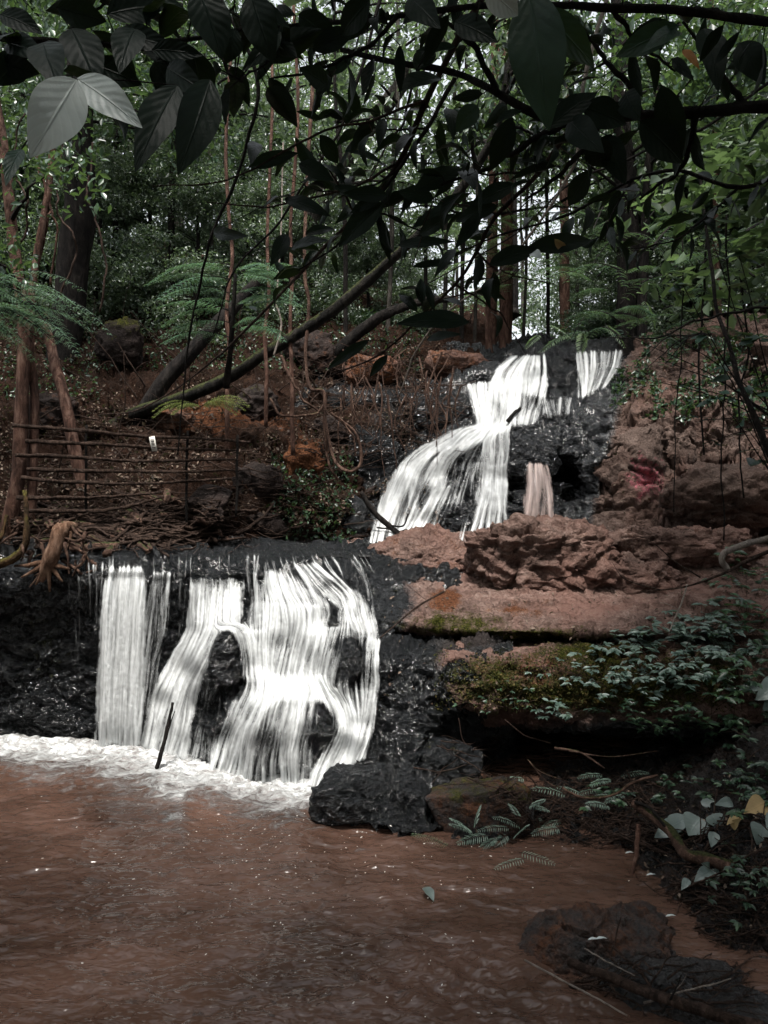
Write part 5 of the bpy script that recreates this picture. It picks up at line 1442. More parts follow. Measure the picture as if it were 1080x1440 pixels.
leafy_branch("upper right bough reaching in from the right edge, carrying long black green leaves",
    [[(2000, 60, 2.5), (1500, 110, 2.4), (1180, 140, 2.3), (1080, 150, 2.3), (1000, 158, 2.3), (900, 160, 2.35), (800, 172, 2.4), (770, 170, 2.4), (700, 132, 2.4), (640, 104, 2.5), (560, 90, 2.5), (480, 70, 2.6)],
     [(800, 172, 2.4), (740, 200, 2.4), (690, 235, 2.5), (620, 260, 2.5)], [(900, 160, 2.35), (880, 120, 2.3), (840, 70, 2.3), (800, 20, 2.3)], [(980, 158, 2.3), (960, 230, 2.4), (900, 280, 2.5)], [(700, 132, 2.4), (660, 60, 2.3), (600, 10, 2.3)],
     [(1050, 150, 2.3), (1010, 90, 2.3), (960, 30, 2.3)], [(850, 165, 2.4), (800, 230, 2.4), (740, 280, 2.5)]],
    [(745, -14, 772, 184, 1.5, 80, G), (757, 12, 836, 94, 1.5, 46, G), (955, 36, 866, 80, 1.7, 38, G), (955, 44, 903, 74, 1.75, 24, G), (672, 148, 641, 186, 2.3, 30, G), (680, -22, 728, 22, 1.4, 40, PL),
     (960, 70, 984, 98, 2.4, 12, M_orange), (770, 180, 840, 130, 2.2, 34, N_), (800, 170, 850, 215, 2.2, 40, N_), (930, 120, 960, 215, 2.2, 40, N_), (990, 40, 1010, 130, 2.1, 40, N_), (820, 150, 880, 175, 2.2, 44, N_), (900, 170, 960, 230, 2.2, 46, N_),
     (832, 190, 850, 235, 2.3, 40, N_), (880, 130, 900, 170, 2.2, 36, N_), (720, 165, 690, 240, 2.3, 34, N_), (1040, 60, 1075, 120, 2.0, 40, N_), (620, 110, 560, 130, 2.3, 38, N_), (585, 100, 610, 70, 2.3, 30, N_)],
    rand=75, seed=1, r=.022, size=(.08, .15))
leafy_branch("long thin twig sweeping from the top centre down left across the fronds",
    [[(690, -20, 3.0), (640, 60, 3.0), (600, 140, 3.1), (560, 230, 3.3), (500, 300, 3.5), (440, 362, 3.8), (400, 410, 4.2), (340, 470, 4.6), (290, 515, 5.0), (240, 552, 5.4), (190, 578, 5.8), (140, 583, 6.2)],
     [(560, 230, 3.3), (480, 270, 3.2), (380, 290, 3.2), (290, 285, 3.2)], [(500, 300, 3.5), (470, 250, 3.3), (440, 200, 3.2)], [(600, 140, 3.1), (520, 170, 3.0), (440, 190, 3.0), (330, 250, 3.0), (215, 262, 3.0)]],
    [], rand=34, seed=2, r=.013, size=(.1, .17), span=(.1, .62), smat=M_twig)
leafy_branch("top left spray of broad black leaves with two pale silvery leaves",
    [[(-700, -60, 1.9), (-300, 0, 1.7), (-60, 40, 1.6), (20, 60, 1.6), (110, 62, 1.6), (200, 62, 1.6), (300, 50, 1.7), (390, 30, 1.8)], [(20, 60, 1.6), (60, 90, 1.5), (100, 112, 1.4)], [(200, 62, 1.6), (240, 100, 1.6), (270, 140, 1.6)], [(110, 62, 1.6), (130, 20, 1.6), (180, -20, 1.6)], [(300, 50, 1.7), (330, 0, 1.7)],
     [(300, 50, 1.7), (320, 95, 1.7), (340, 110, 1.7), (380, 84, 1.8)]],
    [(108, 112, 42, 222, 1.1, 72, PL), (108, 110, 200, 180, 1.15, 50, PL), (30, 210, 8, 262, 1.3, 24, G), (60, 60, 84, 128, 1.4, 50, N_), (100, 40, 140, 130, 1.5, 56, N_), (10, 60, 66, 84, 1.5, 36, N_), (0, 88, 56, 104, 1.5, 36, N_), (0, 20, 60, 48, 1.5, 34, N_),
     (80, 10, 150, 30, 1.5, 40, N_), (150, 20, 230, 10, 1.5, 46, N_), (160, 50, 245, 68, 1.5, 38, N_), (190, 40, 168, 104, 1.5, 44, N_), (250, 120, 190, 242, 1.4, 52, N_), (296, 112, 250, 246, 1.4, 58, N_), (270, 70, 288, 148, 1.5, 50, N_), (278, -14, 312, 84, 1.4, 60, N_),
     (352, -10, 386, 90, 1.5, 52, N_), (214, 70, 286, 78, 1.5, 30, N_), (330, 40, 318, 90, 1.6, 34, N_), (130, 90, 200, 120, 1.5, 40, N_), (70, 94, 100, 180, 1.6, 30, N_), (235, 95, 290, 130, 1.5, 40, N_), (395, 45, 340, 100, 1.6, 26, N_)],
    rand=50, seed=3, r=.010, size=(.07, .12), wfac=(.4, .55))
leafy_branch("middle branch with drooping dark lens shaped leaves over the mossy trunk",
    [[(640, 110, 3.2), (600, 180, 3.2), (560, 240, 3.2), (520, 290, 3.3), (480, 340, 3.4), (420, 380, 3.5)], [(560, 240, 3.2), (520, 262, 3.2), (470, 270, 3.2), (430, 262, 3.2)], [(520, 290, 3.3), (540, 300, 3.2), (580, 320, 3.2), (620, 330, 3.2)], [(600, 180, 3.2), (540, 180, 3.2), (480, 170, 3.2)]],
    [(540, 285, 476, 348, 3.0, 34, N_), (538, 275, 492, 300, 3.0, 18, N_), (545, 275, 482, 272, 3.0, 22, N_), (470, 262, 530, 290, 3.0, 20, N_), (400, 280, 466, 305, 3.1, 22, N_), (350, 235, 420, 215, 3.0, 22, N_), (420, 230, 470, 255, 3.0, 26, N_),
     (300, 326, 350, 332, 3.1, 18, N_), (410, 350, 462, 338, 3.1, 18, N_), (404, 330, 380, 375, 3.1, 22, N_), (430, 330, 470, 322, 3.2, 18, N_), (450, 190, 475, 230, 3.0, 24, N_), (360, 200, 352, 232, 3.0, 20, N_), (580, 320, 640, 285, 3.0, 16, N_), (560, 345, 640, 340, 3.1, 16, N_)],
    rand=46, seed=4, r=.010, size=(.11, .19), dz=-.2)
leafy_branch("centre right spray with black arched leaves hanging before the bright gap",
    [[(820, 150, 2.6), (760, 240, 2.7), (700, 300, 2.8), (670, 352, 2.9), (640, 400, 3.0), (588, 452, 3.1), (530, 500, 3.2), (460, 530, 3.4)], [(700, 300, 2.8), (660, 290, 2.8), (610, 280, 2.8)], [(670, 352, 2.9), (690, 372, 2.9), (720, 385, 2.9), (780, 400, 2.9)], [(760, 240, 2.7), (700, 245, 2.7), (640, 240, 2.7), (585, 250, 2.8)], [(640, 400, 3.0), (700, 440, 3.0), (740, 500, 3.1)],
     [(588, 452, 3.1), (620, 420, 3.1), (700, 400, 3.1), (740, 370, 3.0)]],
    [(583, 268, 650, 238, 2.5, 30, N_), (652, 240, 668, 268, 2.6, 26, N_), (660, 453, 556, 456, 2.8, 30, N_), (688, 372, 760, 350, 2.7, 28, N_), (742, 348, 832, 338, 2.7, 28, N_), (748, 356, 762, 364, 2.66, 14, PL), (780, 336, 795, 350, 2.66, 12, M_yel),
     (610, 280, 560, 270, 2.7, 26, N_), (590, 330, 640, 300, 2.8, 20, N_), (640, 350, 610, 392, 2.8, 14, N_), (676, 300, 640, 350, 2.7, 20, N_), (700, 290, 640, 312, 2.7, 26, N_), (725, 260, 660, 290, 2.7, 26, N_), (580, 375, 640, 370, 2.8, 12, N_), (600, 400, 612, 440, 2.9, 10, N_),
     (520, 478, 460, 520, 3.0, 16, N_), (600, 478, 650, 470, 3.0, 14, N_), (545, 500, 520, 530, 3.1, 14, N_), (852, 190, 880, 260, 2.4, 36, N_), (830, 240, 800, 290, 2.5, 30, N_)],
    rand=24, seed=5, r=.009, size=(.09, .15), smat=M_twig, span=(.0, .5))
leafy_branch("bough crossing the very top of the picture, its leaves hanging into the frame",
    [[(2200, 0, 2.3), (1600, 30, 2.1), (1150, 30, 1.9), (1000, 20, 1.9), (860, 10, 1.9), (700, 6, 2.0), (560, 20, 2.1), (420, 34, 2.2), (360, 40, 2.2)], [(560, 20, 2.1), (520, 60, 2.1), (450, 95, 2.1), (380, 110, 2.1)], [(860, 10, 1.9), (900, 60, 2.0), (950, 100, 2.0)]],
    [(420, 20, 480, 62, 2.0, 40, N_), (440, 70, 500, 40, 2.0, 30, N_), (520, 0, 480, 50, 1.9, 40, N_), (575, -5, 620, 40, 1.9, 40, N_), (640, 30, 700, 60, 1.9, 36, N_), (460, 120, 420, 95, 2.0, 30, N_)], rand=50, seed=6, r=.014, size=(.08, .14))
leafy_branch("second bough along the right, low and thin, with small drooping black leaves",
    [[(1900, 200, 3.5), (1500, 215, 3.4), (1150, 235, 3.4), (1040, 262, 3.4), (960, 240, 3.4), (890, 250, 3.4), (800, 300, 3.5), (700, 330, 3.6), (640, 360, 3.6)], [(1040, 262, 3.4), (1000, 300, 3.4), (940, 340, 3.4), (880, 350, 3.4)], [(890, 250, 3.4), (860, 300, 3.4), (850, 340, 3.4)]],
    [], rand=60, seed=7, r=.012, size=(.09, .16))
for i, (pp, lab) in enumerate([
    ([(1120, 90, 5), (1000, 170, 5), (900, 215, 5), (800, 260, 5.1), (720, 330, 5.1), (600, 400, 5.2)], "bare thin branch slanting down from the right edge through the bright gap"),
    ([(300, -20, 4), (360, 100, 4), (350, 200, 4.1), (300, 330, 4.2), (280, 420, 4.3), (262, 520, 4.4), (250, 640, 4.4)], "bare dark hanging twig in front of the feathery fronds"),
    ([(540, -20, 4.5), (500, 120, 4.5), (470, 190, 4.5), (400, 300, 4.6), (330, 380, 4.7), (300, 470, 4.8)], "bare twig running parallel to the long sweeping twig at the left"),
    ([(860, -20, 4), (820, 120, 4), (800, 240, 4.1), (700, 380, 4.2), (600, 470, 4.3), (560, 560, 4.4)], "bare pale twig crossing above the crest of the upper fall"),
    ([(640, -10, 4.2), (600, 60, 4.2), (560, 180, 4.3), (520, 250, 4.3)], "short bare twig beside the grey leaning trunk at the top"),
    ([(1100, 430, 5.5), (1020, 440, 5.5), (930, 470, 5.5), (850, 475, 5.6)], "bare dark twig above the top of the hillside rock"),
    ([(1100, 700, 5.5), (1078, 620, 5.5), (1050, 560, 5.5), (1020, 480, 5.6), (1005, 400, 5.7), (990, 300, 5.8)], "dark leaning sapling stem at the right in front of the hillside rock")]):
    vine("bare_branch", pp, (.011, .004) if i != 6 else (.024, .01), M_bark if i not in (3,) else M_palet, lab, "branch", wig=.05, seed=200 + i, n=50, knob=.3)

# ------------------------------------------------------------------ feathery fronds
def frond_plant(name, label, specs, mat, width=.16, leaflet=.03, n=16, sub=10, smat=None, cat="fern", droop=.12, loc=None):
    """specs: (bx,by,Yb, tx,ty,Yt, widthfactor)"""
    b0 = P(*specs[0][:3]); t = thing(name, label, cat, loc if loc is not None else b0)
    st, lf_ = MB(), MB(); single = len(specs) <= 16
    for (bx, by, Yb, tx, ty, Yt, wf) in specs:
        b, e = P(bx, by, Yb), P(tx, ty, Yt)
        frond(lf_, st, b, e, width * 2 * wf, np.array([random.uniform(-.3, .3), -.25, 1.0]), n=n, droop=droop, leaflet=leaflet, sub=sub)
        if single: lf_.build('frond', mat, t, smooth=False); st.build('stalk', smat or M_bark, t); st, lf_ = MB(), MB()
    if single: return t
    st.build("stalk", smat or M_bark, t); lf_.build("frond", mat, t, smooth=False)
    return t
rr = np.random.default_rng(91)
sp = []
for k in range(34):
    a = rr.uniform(0, 1); bx = -70 + 110 * rr.random(); by = 385 + 60 * rr.random()
    L = 60 + 80 * rr.random(); an = math.radians(rr.uniform(8, 52))
    sp.append((bx, by, 5.0 + rr.uniform(-.3, .3), bx + L * math.cos(an) * 1.2, by + L * math.sin(an), 4.9 + rr.uniform(-.3, .2), rr.uniform(.6, 1)))
frond_plant("acacia_branch", "near mass of feathery green fronds drooping in at the left edge", sp, M_frond, .09, .018, 15, 9, cat="branch")
vine("bare_branch", [(-80, 360, 5.1), (-20, 400, 5.1), (40, 430, 5.0), (80, 460, 5.0)], .014, M_bark, "twig carrying the near feathery fronds at the left edge", "branch", n=30)
sp = []
for k in range(24):
    side = rr.choice([-1, 1]); row = rr.integers(0, 3); cx = 330 + side * 8; cy = [385, 425, 462][row] + rr.uniform(-14, 14)
    L = rr.uniform(70, 130); an = rr.uniform(-.05, .45)
    sp.append((cx, cy, 9.2 + rr.uniform(-.4, .4), cx + side * L * math.cos(an) * (1.15 if side < 0 else .75), cy + L * math.sin(an) * .8, 8.9 + rr.uniform(-.5, .5), rr.uniform(.7, 1.1)))
t = frond_plant("tree_fern", "feathery tree fern with flat layered fronds on the left bank above the leaning trunk", sp, M_frond, .20, .038, 17, 9, cat="tree fern", loc=P(322, 520, 9.6))
mb = MB(); tube(mb, wiggle([P(318, 545, 9.7), P(325, 480, 9.4), P(331, 385, 9.2)], 14, .02, 4), np.linspace(.045, .02, 14), 7, .2); mb.build("trunk", M_bark, t)
sp = []
for k in range(12):
    L = rr.uniform(40, 82); an = rr.uniform(-.35, .35) + (math.pi if k % 2 else 0)
    sp.append((282, 572, 9.0, 282 + L * math.cos(an), 574 + abs(math.sin(an)) * L * .8, 8.9 + rr.uniform(-.3, .3), rr.uniform(.8, 1.1)))
frond_plant("fern", "yellow green fern on the bank above the sign", sp, M_frondy, .10, .022, 14, 8, cat="fern", droop=.2)
sp = []
for k in range(40):
    bx, by = rr.uniform(650, 860), rr.uniform(285, 400); sd = rr.choice([-1, 1]); L = rr.uniform(30, 70)
    sp.append((bx, by, 13.5 + rr.uniform(-1, 1), bx + sd * L, by + rr.uniform(-5, 35), 13.3 + rr.uniform(-1, 1), rr.uniform(.8, 1.1)))
frond_plant("acacia_branch", "bright green feathery sprays hanging in the light above the upper fall", sp, M_light, .18, .05, 14, 7, cat="branch")
sp = []
for k in range(60):
    bx, by = rr.uniform(830, 1090), rr.uniform(300, 480); sd = rr.choice([-1, 1]); L = rr.uniform(40, 90)
    sp.append((bx, by, 8.5 + rr.uniform(-1.2, 1.2), bx + sd * L, by + rr.uniform(-5, 40), 8.3 + rr.uniform(-1.2, 1.2), rr.uniform(.7, 1.1)))
t = frond_plant("acacia_branch", "dark feathery foliage mass over the hillside rock on the right", sp, leaf_mat("dark_frond_leaf", [(.015, .045, .03), (.03, .075, .045), (.05, .11, .065)], .35, .3, .6), .14, .036, 14, 8, cat="branch")
# bright long leaves just over the crest
sp = [(800, 470, 12, 762, 496, 11.8, 1), (820, 466, 12, 815, 500, 11.8, 1), (760, 470, 12.2, 738, 492, 12, .8), (850, 455, 12, 880, 492, 11.8, .9), (905, 420, 11.5, 920, 470, 11.3, 1), (770, 455, 12, 806, 480, 12, .9)]
frond_plant("fern", "few bright green fern fronds hanging over the crest of the upper fall", sp, M_light, .12, 0, 14, 8, droop=.1)
# broad leaved sapling at the right
def broad_sprays(label, pts, Y_, size, mat, n, seed, smat=None, name="sapling", cat="sapling", wfac=(.45, .65), dz=-.15, foot=None):
    rr = np.random.default_rng(seed); t = thing(name, label, cat, P(*(foot or (*pts[0], Y_))))
    st, lm, uvs = MB(), MB(), []
    for i, (x, y) in enumerate(pts):
        c = P(x, y, Y_ + rr.uniform(-.4, .4)); f0 = P(*(foot or (*pts[0], Y_)))
        tube(st, wiggle([f0, (f0 + c) / 2 + np.array([0, 0, .1]), c], 12, .05, seed + i), np.linspace(.009, .003, 12), 5, cap=False)
        for k in range(n):
            a = k / n * 6.28 + rr.uniform(-.3, .3); d_ = unit(np.array([math.cos(a), math.sin(a), dz + rr.normal() * .2])); L = size * rr.uniform(.6, 1.15)
            b = c + rdir(1, rr)[0] * size * .35
            big_leaf(lm, b, b + d_ * L, L * rr.uniform(*wfac), unit(np.array([0, -.3, 1.0]) + rr.normal(size=3) * .3), .05, .15, 6, 5, .01, k, uvs)
    st.build("stem", smat or M_bark, t); lm.build("foliage", mat, t, uv=np.concatenate(uvs)); return t
broad_sprays("broad leaved green sapling leaning in at the right edge beside the hillside rock", [(1040, 360), (1060, 480), (1030, 520), (1070, 545), (1050, 600), (1010, 560), (990, 470), (1075, 420), (960, 400), (1000, 330), (1070, 640)], 6.2, .17, M_green, 6, 61, foot=(1130, 760, 6.4))
broad_sprays("dark small leaved shoots across the middle right, over the brown rock", [(900, 530), (930, 505), (960, 540), (985, 590), (940, 470), (1000, 620), (1030, 560), (880, 470)], 7.4, .09, M_near, 7, 62, foot=(1130, 620, 7.6))
broad_sprays("little sprig of pale yellow leaves hanging before the brown rock top", [(895, 510), (905, 522), (935, 512), (948, 505)], 7.0, .055, M_light, 6, 63, name="sprig", cat="twig", foot=(1000, 470, 7.2))

# ------------------------------------------------------------------ undergrowth lower right
def herb(label, cx, cy, w, h, n, size, mat, seed, name="undergrowth_plant", cat="plant", group="leafy plants at the lower right", lift=.12, Y_=None):
    rr = np.random.default_rng(seed); b = surf_pt(cx, cy, 0) if Y_ is None else P(cx, cy, Y_)
    if b is None: b = P(cx, cy, 7)
    t = thing(name, label, cat, b, group); st, lm = MB(), MB(); cc, dd, nn = [], [], []
    for k in range(n):
        px, py = cx + rr.normal() * w * .5, cy + rr.normal() * h * .5
        s_ = surf_pt(px, py, rr.uniform(.03, lift * 2.2)) if Y_ is None else P(px, py, Y_ + rr.normal() * .12)
        if s_ is None: continue
        if np.linalg.norm(s_ - b) > 1.6: continue
        tube(st, [b + (s_ - b) * .3 + np.array([0, 0, -.03]), b * .3 + s_ * .7 + np.array([0, 0, .03]), s_], .0022, 3, cap=False)
        a0 = rr.uniform(0, 6.28)
        for q in range(5):
            a = a0 + (q - 2) * .62
            cc.append(s_); dd.append([math.cos(a), math.sin(a) - .2, rr.normal() * .18 - .1]); nn.append([rr.normal() * .25, -.35 + rr.normal() * .2, 1])
    m = len(cc)
    L = size * rr.uniform(.6, 1.2, m)
    leaf_cloud(lm, np.array(cc), np.array(dd), unit(np.array(nn, float)), L, L * .42, .08)
    st.build("stem", M_twig, t); lm.build("foliage", mat, t, smooth=False); return t
for i, (cx, cy, w, h, n, sz, mt, lab) in enumerate([
    (905, 900, 60, 30, 34, .10, M_ivy, "grey green leafy plant spilling over the right part of the slab lip"),
    (985, 880, 60, 40, 46, .11, M_ivy, "grey green shrub with pointed leaflets at the end of the flat slab"),
    (1050, 870, 60, 60, 46, .11, M_mid, "darker shrub by the right edge beside the flat slab"),
    (950, 945, 90, 40, 60, .09, M_ivy, "dense pale leafed patch in the middle of the right undergrowth"),
    (1040, 960, 70, 60, 60, .10, M_mid, "dark leafed patch at the right edge below the slab"),
    (860, 960, 60, 30, 34, .07, M_ivy, "small leaved creeper on the mossy face, left of the dense patch"),
    (905, 1000, 70, 30, 40, .07, M_mid, "dark creeper hanging from the lip of the mossy overhang"),
    (1000, 1020, 80, 30, 40, .08, M_mid, "dark plants in the shade under the dense patch"),
    (782, 1002, 26, 26, 12, .08, M_ivy, "little pale plant growing alone on the mossy overhang's lower edge"),
    (840, 912, 40, 10, 12, .09, M_ivy, "low pale leafed sprig on the top edge of the mossy overhang"),
    (1045, 810, 50, 40, 20, .09, M_mid, "dark plant beside the bare bent root at the right edge"),
    (860, 1120, 50, 20, 14, .07, M_mid, "small dark plant on the muddy bank below the long bare root"),
    (1060, 1095, 60, 50, 40, .08, M_mid, "dark leafy plant right above the large yellowed leaf at the right edge"),
    (960, 1095, 70, 30, 26, .06, M_mid, "low dark herb in the shade above the big greyish leaves"),
    (1050, 1235, 60, 50, 30, .06, M_mid, "dark herb below the grey heart shaped leaf on the bank"),
    (1000, 905, 80, 30, 50, .09, M_ivy, "grey green plant between the slab end shrub and the dense pale patch"),
    (720, 985, 60, 20, 20, .045, M_mid, "tiny leaved creeper in the moss on the left of the overhang"),
    (840, 945, 80, 30, 30, .05, M_ivy, "scattered small seedlings in the middle of the mossy face"),
    ]):
    herb(lab, cx, cy, w, h, n, sz, mt, 300 + i)
def big_leaf_plant(label, specs, seed, foot, mat_def, name="broad_leaf_plant", cat="plant"):
    rr = np.random.default_rng(seed); f0 = surf_pt(*foot, .0); t = thing(name, label, cat, f0); st = MB()
    for k, (bx, by, tx, ty, w_, m_) in enumerate(specs):
        s_ = surf_pt(bx, by, .10); Y_ = s_[1]; b = P(bx, by, Y_); e = P(tx, ty, Y_ - .06); lm, uvs = MB(), []
        big_leaf(lm, b, e, w_ / F * Y_, unit(np.array([0, -.8, .8]) + rr.normal(size=3) * .2), .08, .18, 12, 7, .02, k, uvs, shape=.7)
        lm.build("leaf", m_ or mat_def, t, uv=np.concatenate(uvs))
        tube(st, wiggle([f0, (f0 + b) / 2 + np.array([0, 0, .03]), b], 8, .01, k), .004, 4, cap=False)
    st.build("stem", M_twig, t)
M_greyl = leaf_mat("greyish_leaf", [(.10, .135, .125), (.14, .18, .17)], .4, .12, .55, vein=True)
big_leaf_plant("plant with big greyish leaves on the bank at the right, left of the yellow leaf",
    [(958, 1160, 920, 1178, 30, None), (940, 1165, 975, 1150, 30, None), (985, 1150, 968, 1175, 40, None), (1000, 1145, 1012, 1166, 30, None), (1005, 1170, 1000, 1192, 16, None), (1030, 1128, 1005, 1132, 16, None), (985, 1128, 1018, 1136, 14, None)], 1, (985, 1185), M_greyl)
big_leaf_plant("single large yellowed leaf on a stalk near the right edge of the bank", [(1076, 1128, 1046, 1144, 30, M_yel), (1040, 1150, 1022, 1160, 14, M_yel), (1030, 1165, 1042, 1150, 12, M_yel)], 2, (1070, 1175), M_yel)
big_leaf_plant("large grey heart shaped leaf hanging at the right edge", [(1072, 1160, 1064, 1188, 40, None), (1095, 1150, 1078, 1170, 30, None)], 3, (1090, 1190), M_greyl)
big_leaf_plant("lobed greyish leaf with a browned tip at the foot of the bank", [(1000, 1222, 976, 1240, 18, None), (1000, 1222, 1010, 1240, 16, None), (998, 1220, 986, 1214, 12, None), (968, 1236, 958, 1252, 12, None)], 4, (1010, 1225), M_greyl)
big_leaf_plant("large pale olive leaves hanging at the right edge beside the undergrowth", [(1100, 960, 1062, 985, 34, None), (1100, 980, 1072, 1000, 26, None), (1066, 965, 1038, 972, 16, None)], 5, (1110, 990), M_greyl)
# fern like leaves at the water's edge
M_wfern = leaf_mat("water_fern_leaf", [(.10, .16, .13), (.16, .23, .19), (.22, .3, .25)], .4, .2, .5)
sp = []
for (bx, by, tx, ty) in [(665, 1170, 632, 1152), (665, 1172, 630, 1160), (668, 1165, 676, 1132), (690, 1175, 640, 1188), (700, 1178, 672, 1198), (715, 1172, 690, 1196), (720, 1165, 668, 1170), (735, 1165, 690, 1150), (752, 1160, 720, 1178), (765, 1150, 733, 1168), (790, 1152, 755, 1172), (720, 1180, 745, 1160), (775, 1140, 742, 1136), (742, 1135, 768, 1126), (790, 1165, 745, 1175), (730, 1150, 716, 1130)]:
    h1 = surf_pt(bx, by, .05); Yb = min(h1[1], 6.3) if h1 is not None else 6; sp.append((bx, by, Yb, tx, ty, Yb - .12, rr.uniform(.8, 1.2)))
frond_plant("fern", "pale grey green fern fronds lying at the water's edge before the squarish boulder", sp, M_wfern, .055, 0, 15, 6, cat="fern", droop=.08, smat=M_twig)
sp = []
for (bx, by, tx, ty) in [(800, 1120, 735, 1112), (830, 1125, 780, 1108), (845, 1110, 795, 1128), (850, 1090, 810, 1096), (868, 1092, 915, 1088), (875, 1128, 835, 1120), (860, 1135, 822, 1132), (740, 1095, 700, 1102), (880, 1118, 850, 1130), (826, 1104, 860, 1098)]:
    h1 = surf_pt(bx, by, .08); Yb = min(h1[1], 6.9) if h1 is not None else 6.3; sp.append((bx, by, Yb, tx, ty, Yb - .1, rr.uniform(.7, 1.1)))
frond_plant("fern", "fern fronds trailing over the debris on the dark bank, behind the first ferns", sp, M_wfern, .06, 0, 14, 6, cat="fern", droop=.1, smat=M_twig)
def wz(px, py, z=.03): return (px, py, float(YZ(px, py, z)))
frond_plant("fern", "bright green fern tip floating on the brown water", [(*wz(635, 1192, .06), *wz(576, 1172, .05), 1)], M_light, .05, .012, 14, 5, cat="fern leaf", droop=.05)
frond_plant("fern", "fern leaflet pair floating apart on the water near the bank", [(*wz(740, 1207, .06), *wz(692, 1224, .04), 1), (*wz(728, 1198, .06), *wz(785, 1218, .04), 1)], M_wfern, .05, 0, 12, 5, cat="fern leaf", droop=.05)
# twigs and branches over the water at the right
def stick(pts, r, mat, label, name="stick", seed=0, n=26, wig=.012, side=None, cat="stick", knob=.3):
    if seed in (1, 2, 3, 6, 7, 8, 9): k_ = .90
    elif seed in (13, 14): k_ = .915
    elif seed in (10, 11, 12): k_ = .97
    else: k_ = 1.0
    pts = [(a, b, c * k_) for a, b, c in pts]; side = [[(a, b, c * k_) for a, b, c in s_] for s_ in side] if side else side
    W = np.array([P(*q) for q in pts]); mb = MB(); tube(mb, wiggle(W, n, wig, seed, 4), np.linspace(r[0], r[1], n), 8, knob, seed)
    if side:
        for k, s_ in enumerate(side):
            tube(mb, wiggle([P(*q) for q in s_], 12, .01, seed + k), np.linspace(r[0] * .4, r[1] * .3, 12), 5, .2, k)
    o = mb.build(name, mat, origin=base_of(W)); tag(o, label, cat); return o
stick([(800, 1352, 4.35), (850, 1372, 4.2), (920, 1400, 4.05), (980, 1418, 3.95), (1040, 1438, 3.85), (1110, 1458, 3.75)], (.022, .03), M_twig, "thick bare stick lying across the bottom right corner", seed=1, name="stick")
stick([(738, 1350, 4.4), (790, 1378, 4.2), (840, 1405, 4.05), (882, 1428, 3.95)], (.005, .004), M_palet, "thin pale reed stalk sloping over the water at the bottom", seed=2)
stick([(822, 1334, 4.4), (850, 1350, 4.3), (892, 1372, 4.2)], (.004, .003), M_palet, "short thin pale stalk above the thick bare stick", seed=3)
stick([(995, 1245, 5.0), (1022, 1270, 4.8), (1050, 1305, 4.6), (1085, 1340, 4.4)], (.010, .016), M_bark, "dark stick leaning down into the water at the right edge", seed=4)
stick([(895, 1232, 5.2), (932, 1260, 5.0), (960, 1250, 4.95), (1010, 1228, 4.9), (1060, 1200, 4.9), (1100, 1185, 4.9)], (.004, .008), M_twig, "thin forked twig bent over the dark water by the bank", seed=5, side=[[(960, 1250, 4.95), (966, 1275, 4.9), (985, 1262, 4.9)], [(1010, 1228, 4.9), (990, 1215, 4.9), (975, 1205, 4.9)]])
stick([(915, 1383, 4.2), (940, 1350, 4.2), (953, 1343, 4.2)], (.004, .003), M_twig, "small upright twig behind the thick bare stick", seed=6, side=[[(920, 1378, 4.2), (914, 1392, 4.2)]])
stick([(905, 1410, 4.1), (945, 1398, 4.1), (990, 1386, 4.1), (1028, 1376, 4.1)], (.006, .003), M_palet, "pale forked twig across the bottom right debris", seed=7, side=[[(945, 1398, 4.1), (965, 1372, 4.1), (958, 1366, 4.1)], [(960, 1394, 4.1), (985, 1398, 4.1)]])
stick([(873, 1290, 4.6), (860, 1340, 4.5), (848, 1348, 4.5)], (.004, .003), M_twig, "thin dead stem hanging before the half sunken boulder", seed=8, side=[[(868, 1300, 4.6), (866, 1250, 4.7)], [(866, 1262, 4.7), (845, 1248, 4.7)], [(867, 1272, 4.7), (890, 1268, 4.7)]])
stick([(930, 1425, 4.0), (950, 1390, 4.0), (958, 1370, 4.0)], (.006, .003), M_bark, "short dark twig crossing the thick bare stick", seed=9)
stick([(890, 1130, 5.9), (920, 1150, 5.75), (945, 1172, 5.6), (965, 1200, 5.4), (1010, 1212, 5.2), (1050, 1228, 5.1)], (.03, .045), M_root, "worn driftwood branch lying down the bank to the water", seed=10)
stick([(893, 1128, 5.85), (915, 1138, 5.75), (935, 1162, 5.6)], (.014, .01), M_bark, "dark broken branch against the worn driftwood", seed=11)
stick([(898, 1160, 5.75), (896, 1190, 5.65), (892, 1215, 5.55), (888, 1232, 5.5)], (.018, .012), M_red, "short reddish broken stub standing in the water by the bank", seed=12)
stick([(790, 1108, 6.8), (820, 1122, 6.7), (860, 1118, 6.6), (890, 1100, 6.6), (925, 1090, 6.6)], (.013, .010), M_root, "long orange brown bare root snaking in front of the dark recess", seed=13, side=[[(795, 1110, 6.8), (770, 1100, 6.8), (742, 1068, 6.9)], [(742, 1068, 6.9), (760, 1085, 6.85), (800, 1100, 6.8)]])
stick([(780, 1052, 7.1), (815, 1058, 7.0), (850, 1080, 6.9)], (.012, .006), M_root, "short root above the long orange brown one", seed=14, side=[[(800, 1056, 7.0), (860, 1064, 6.9), (925, 1056, 6.9)]])
stick([(710, 1012, 7.0), (740, 1035, 6.9), (775, 1045, 6.9)], (.006, .003), M_twig, "thin root dangling from the mossy overhang", seed=15)
stick([(645, 1010, 7.0), (650, 1035, 6.95), (662, 1058, 6.9)], (.004, .003), M_twig, "thin twig dangling left under the mossy overhang", seed=16)
stick([(640, 1062, 6.6), (668, 1078, 6.5), (695, 1098, 6.4)], (.006, .004), M_twig, "thin greenish stem leaning over the rounded dark rock", seed=17)
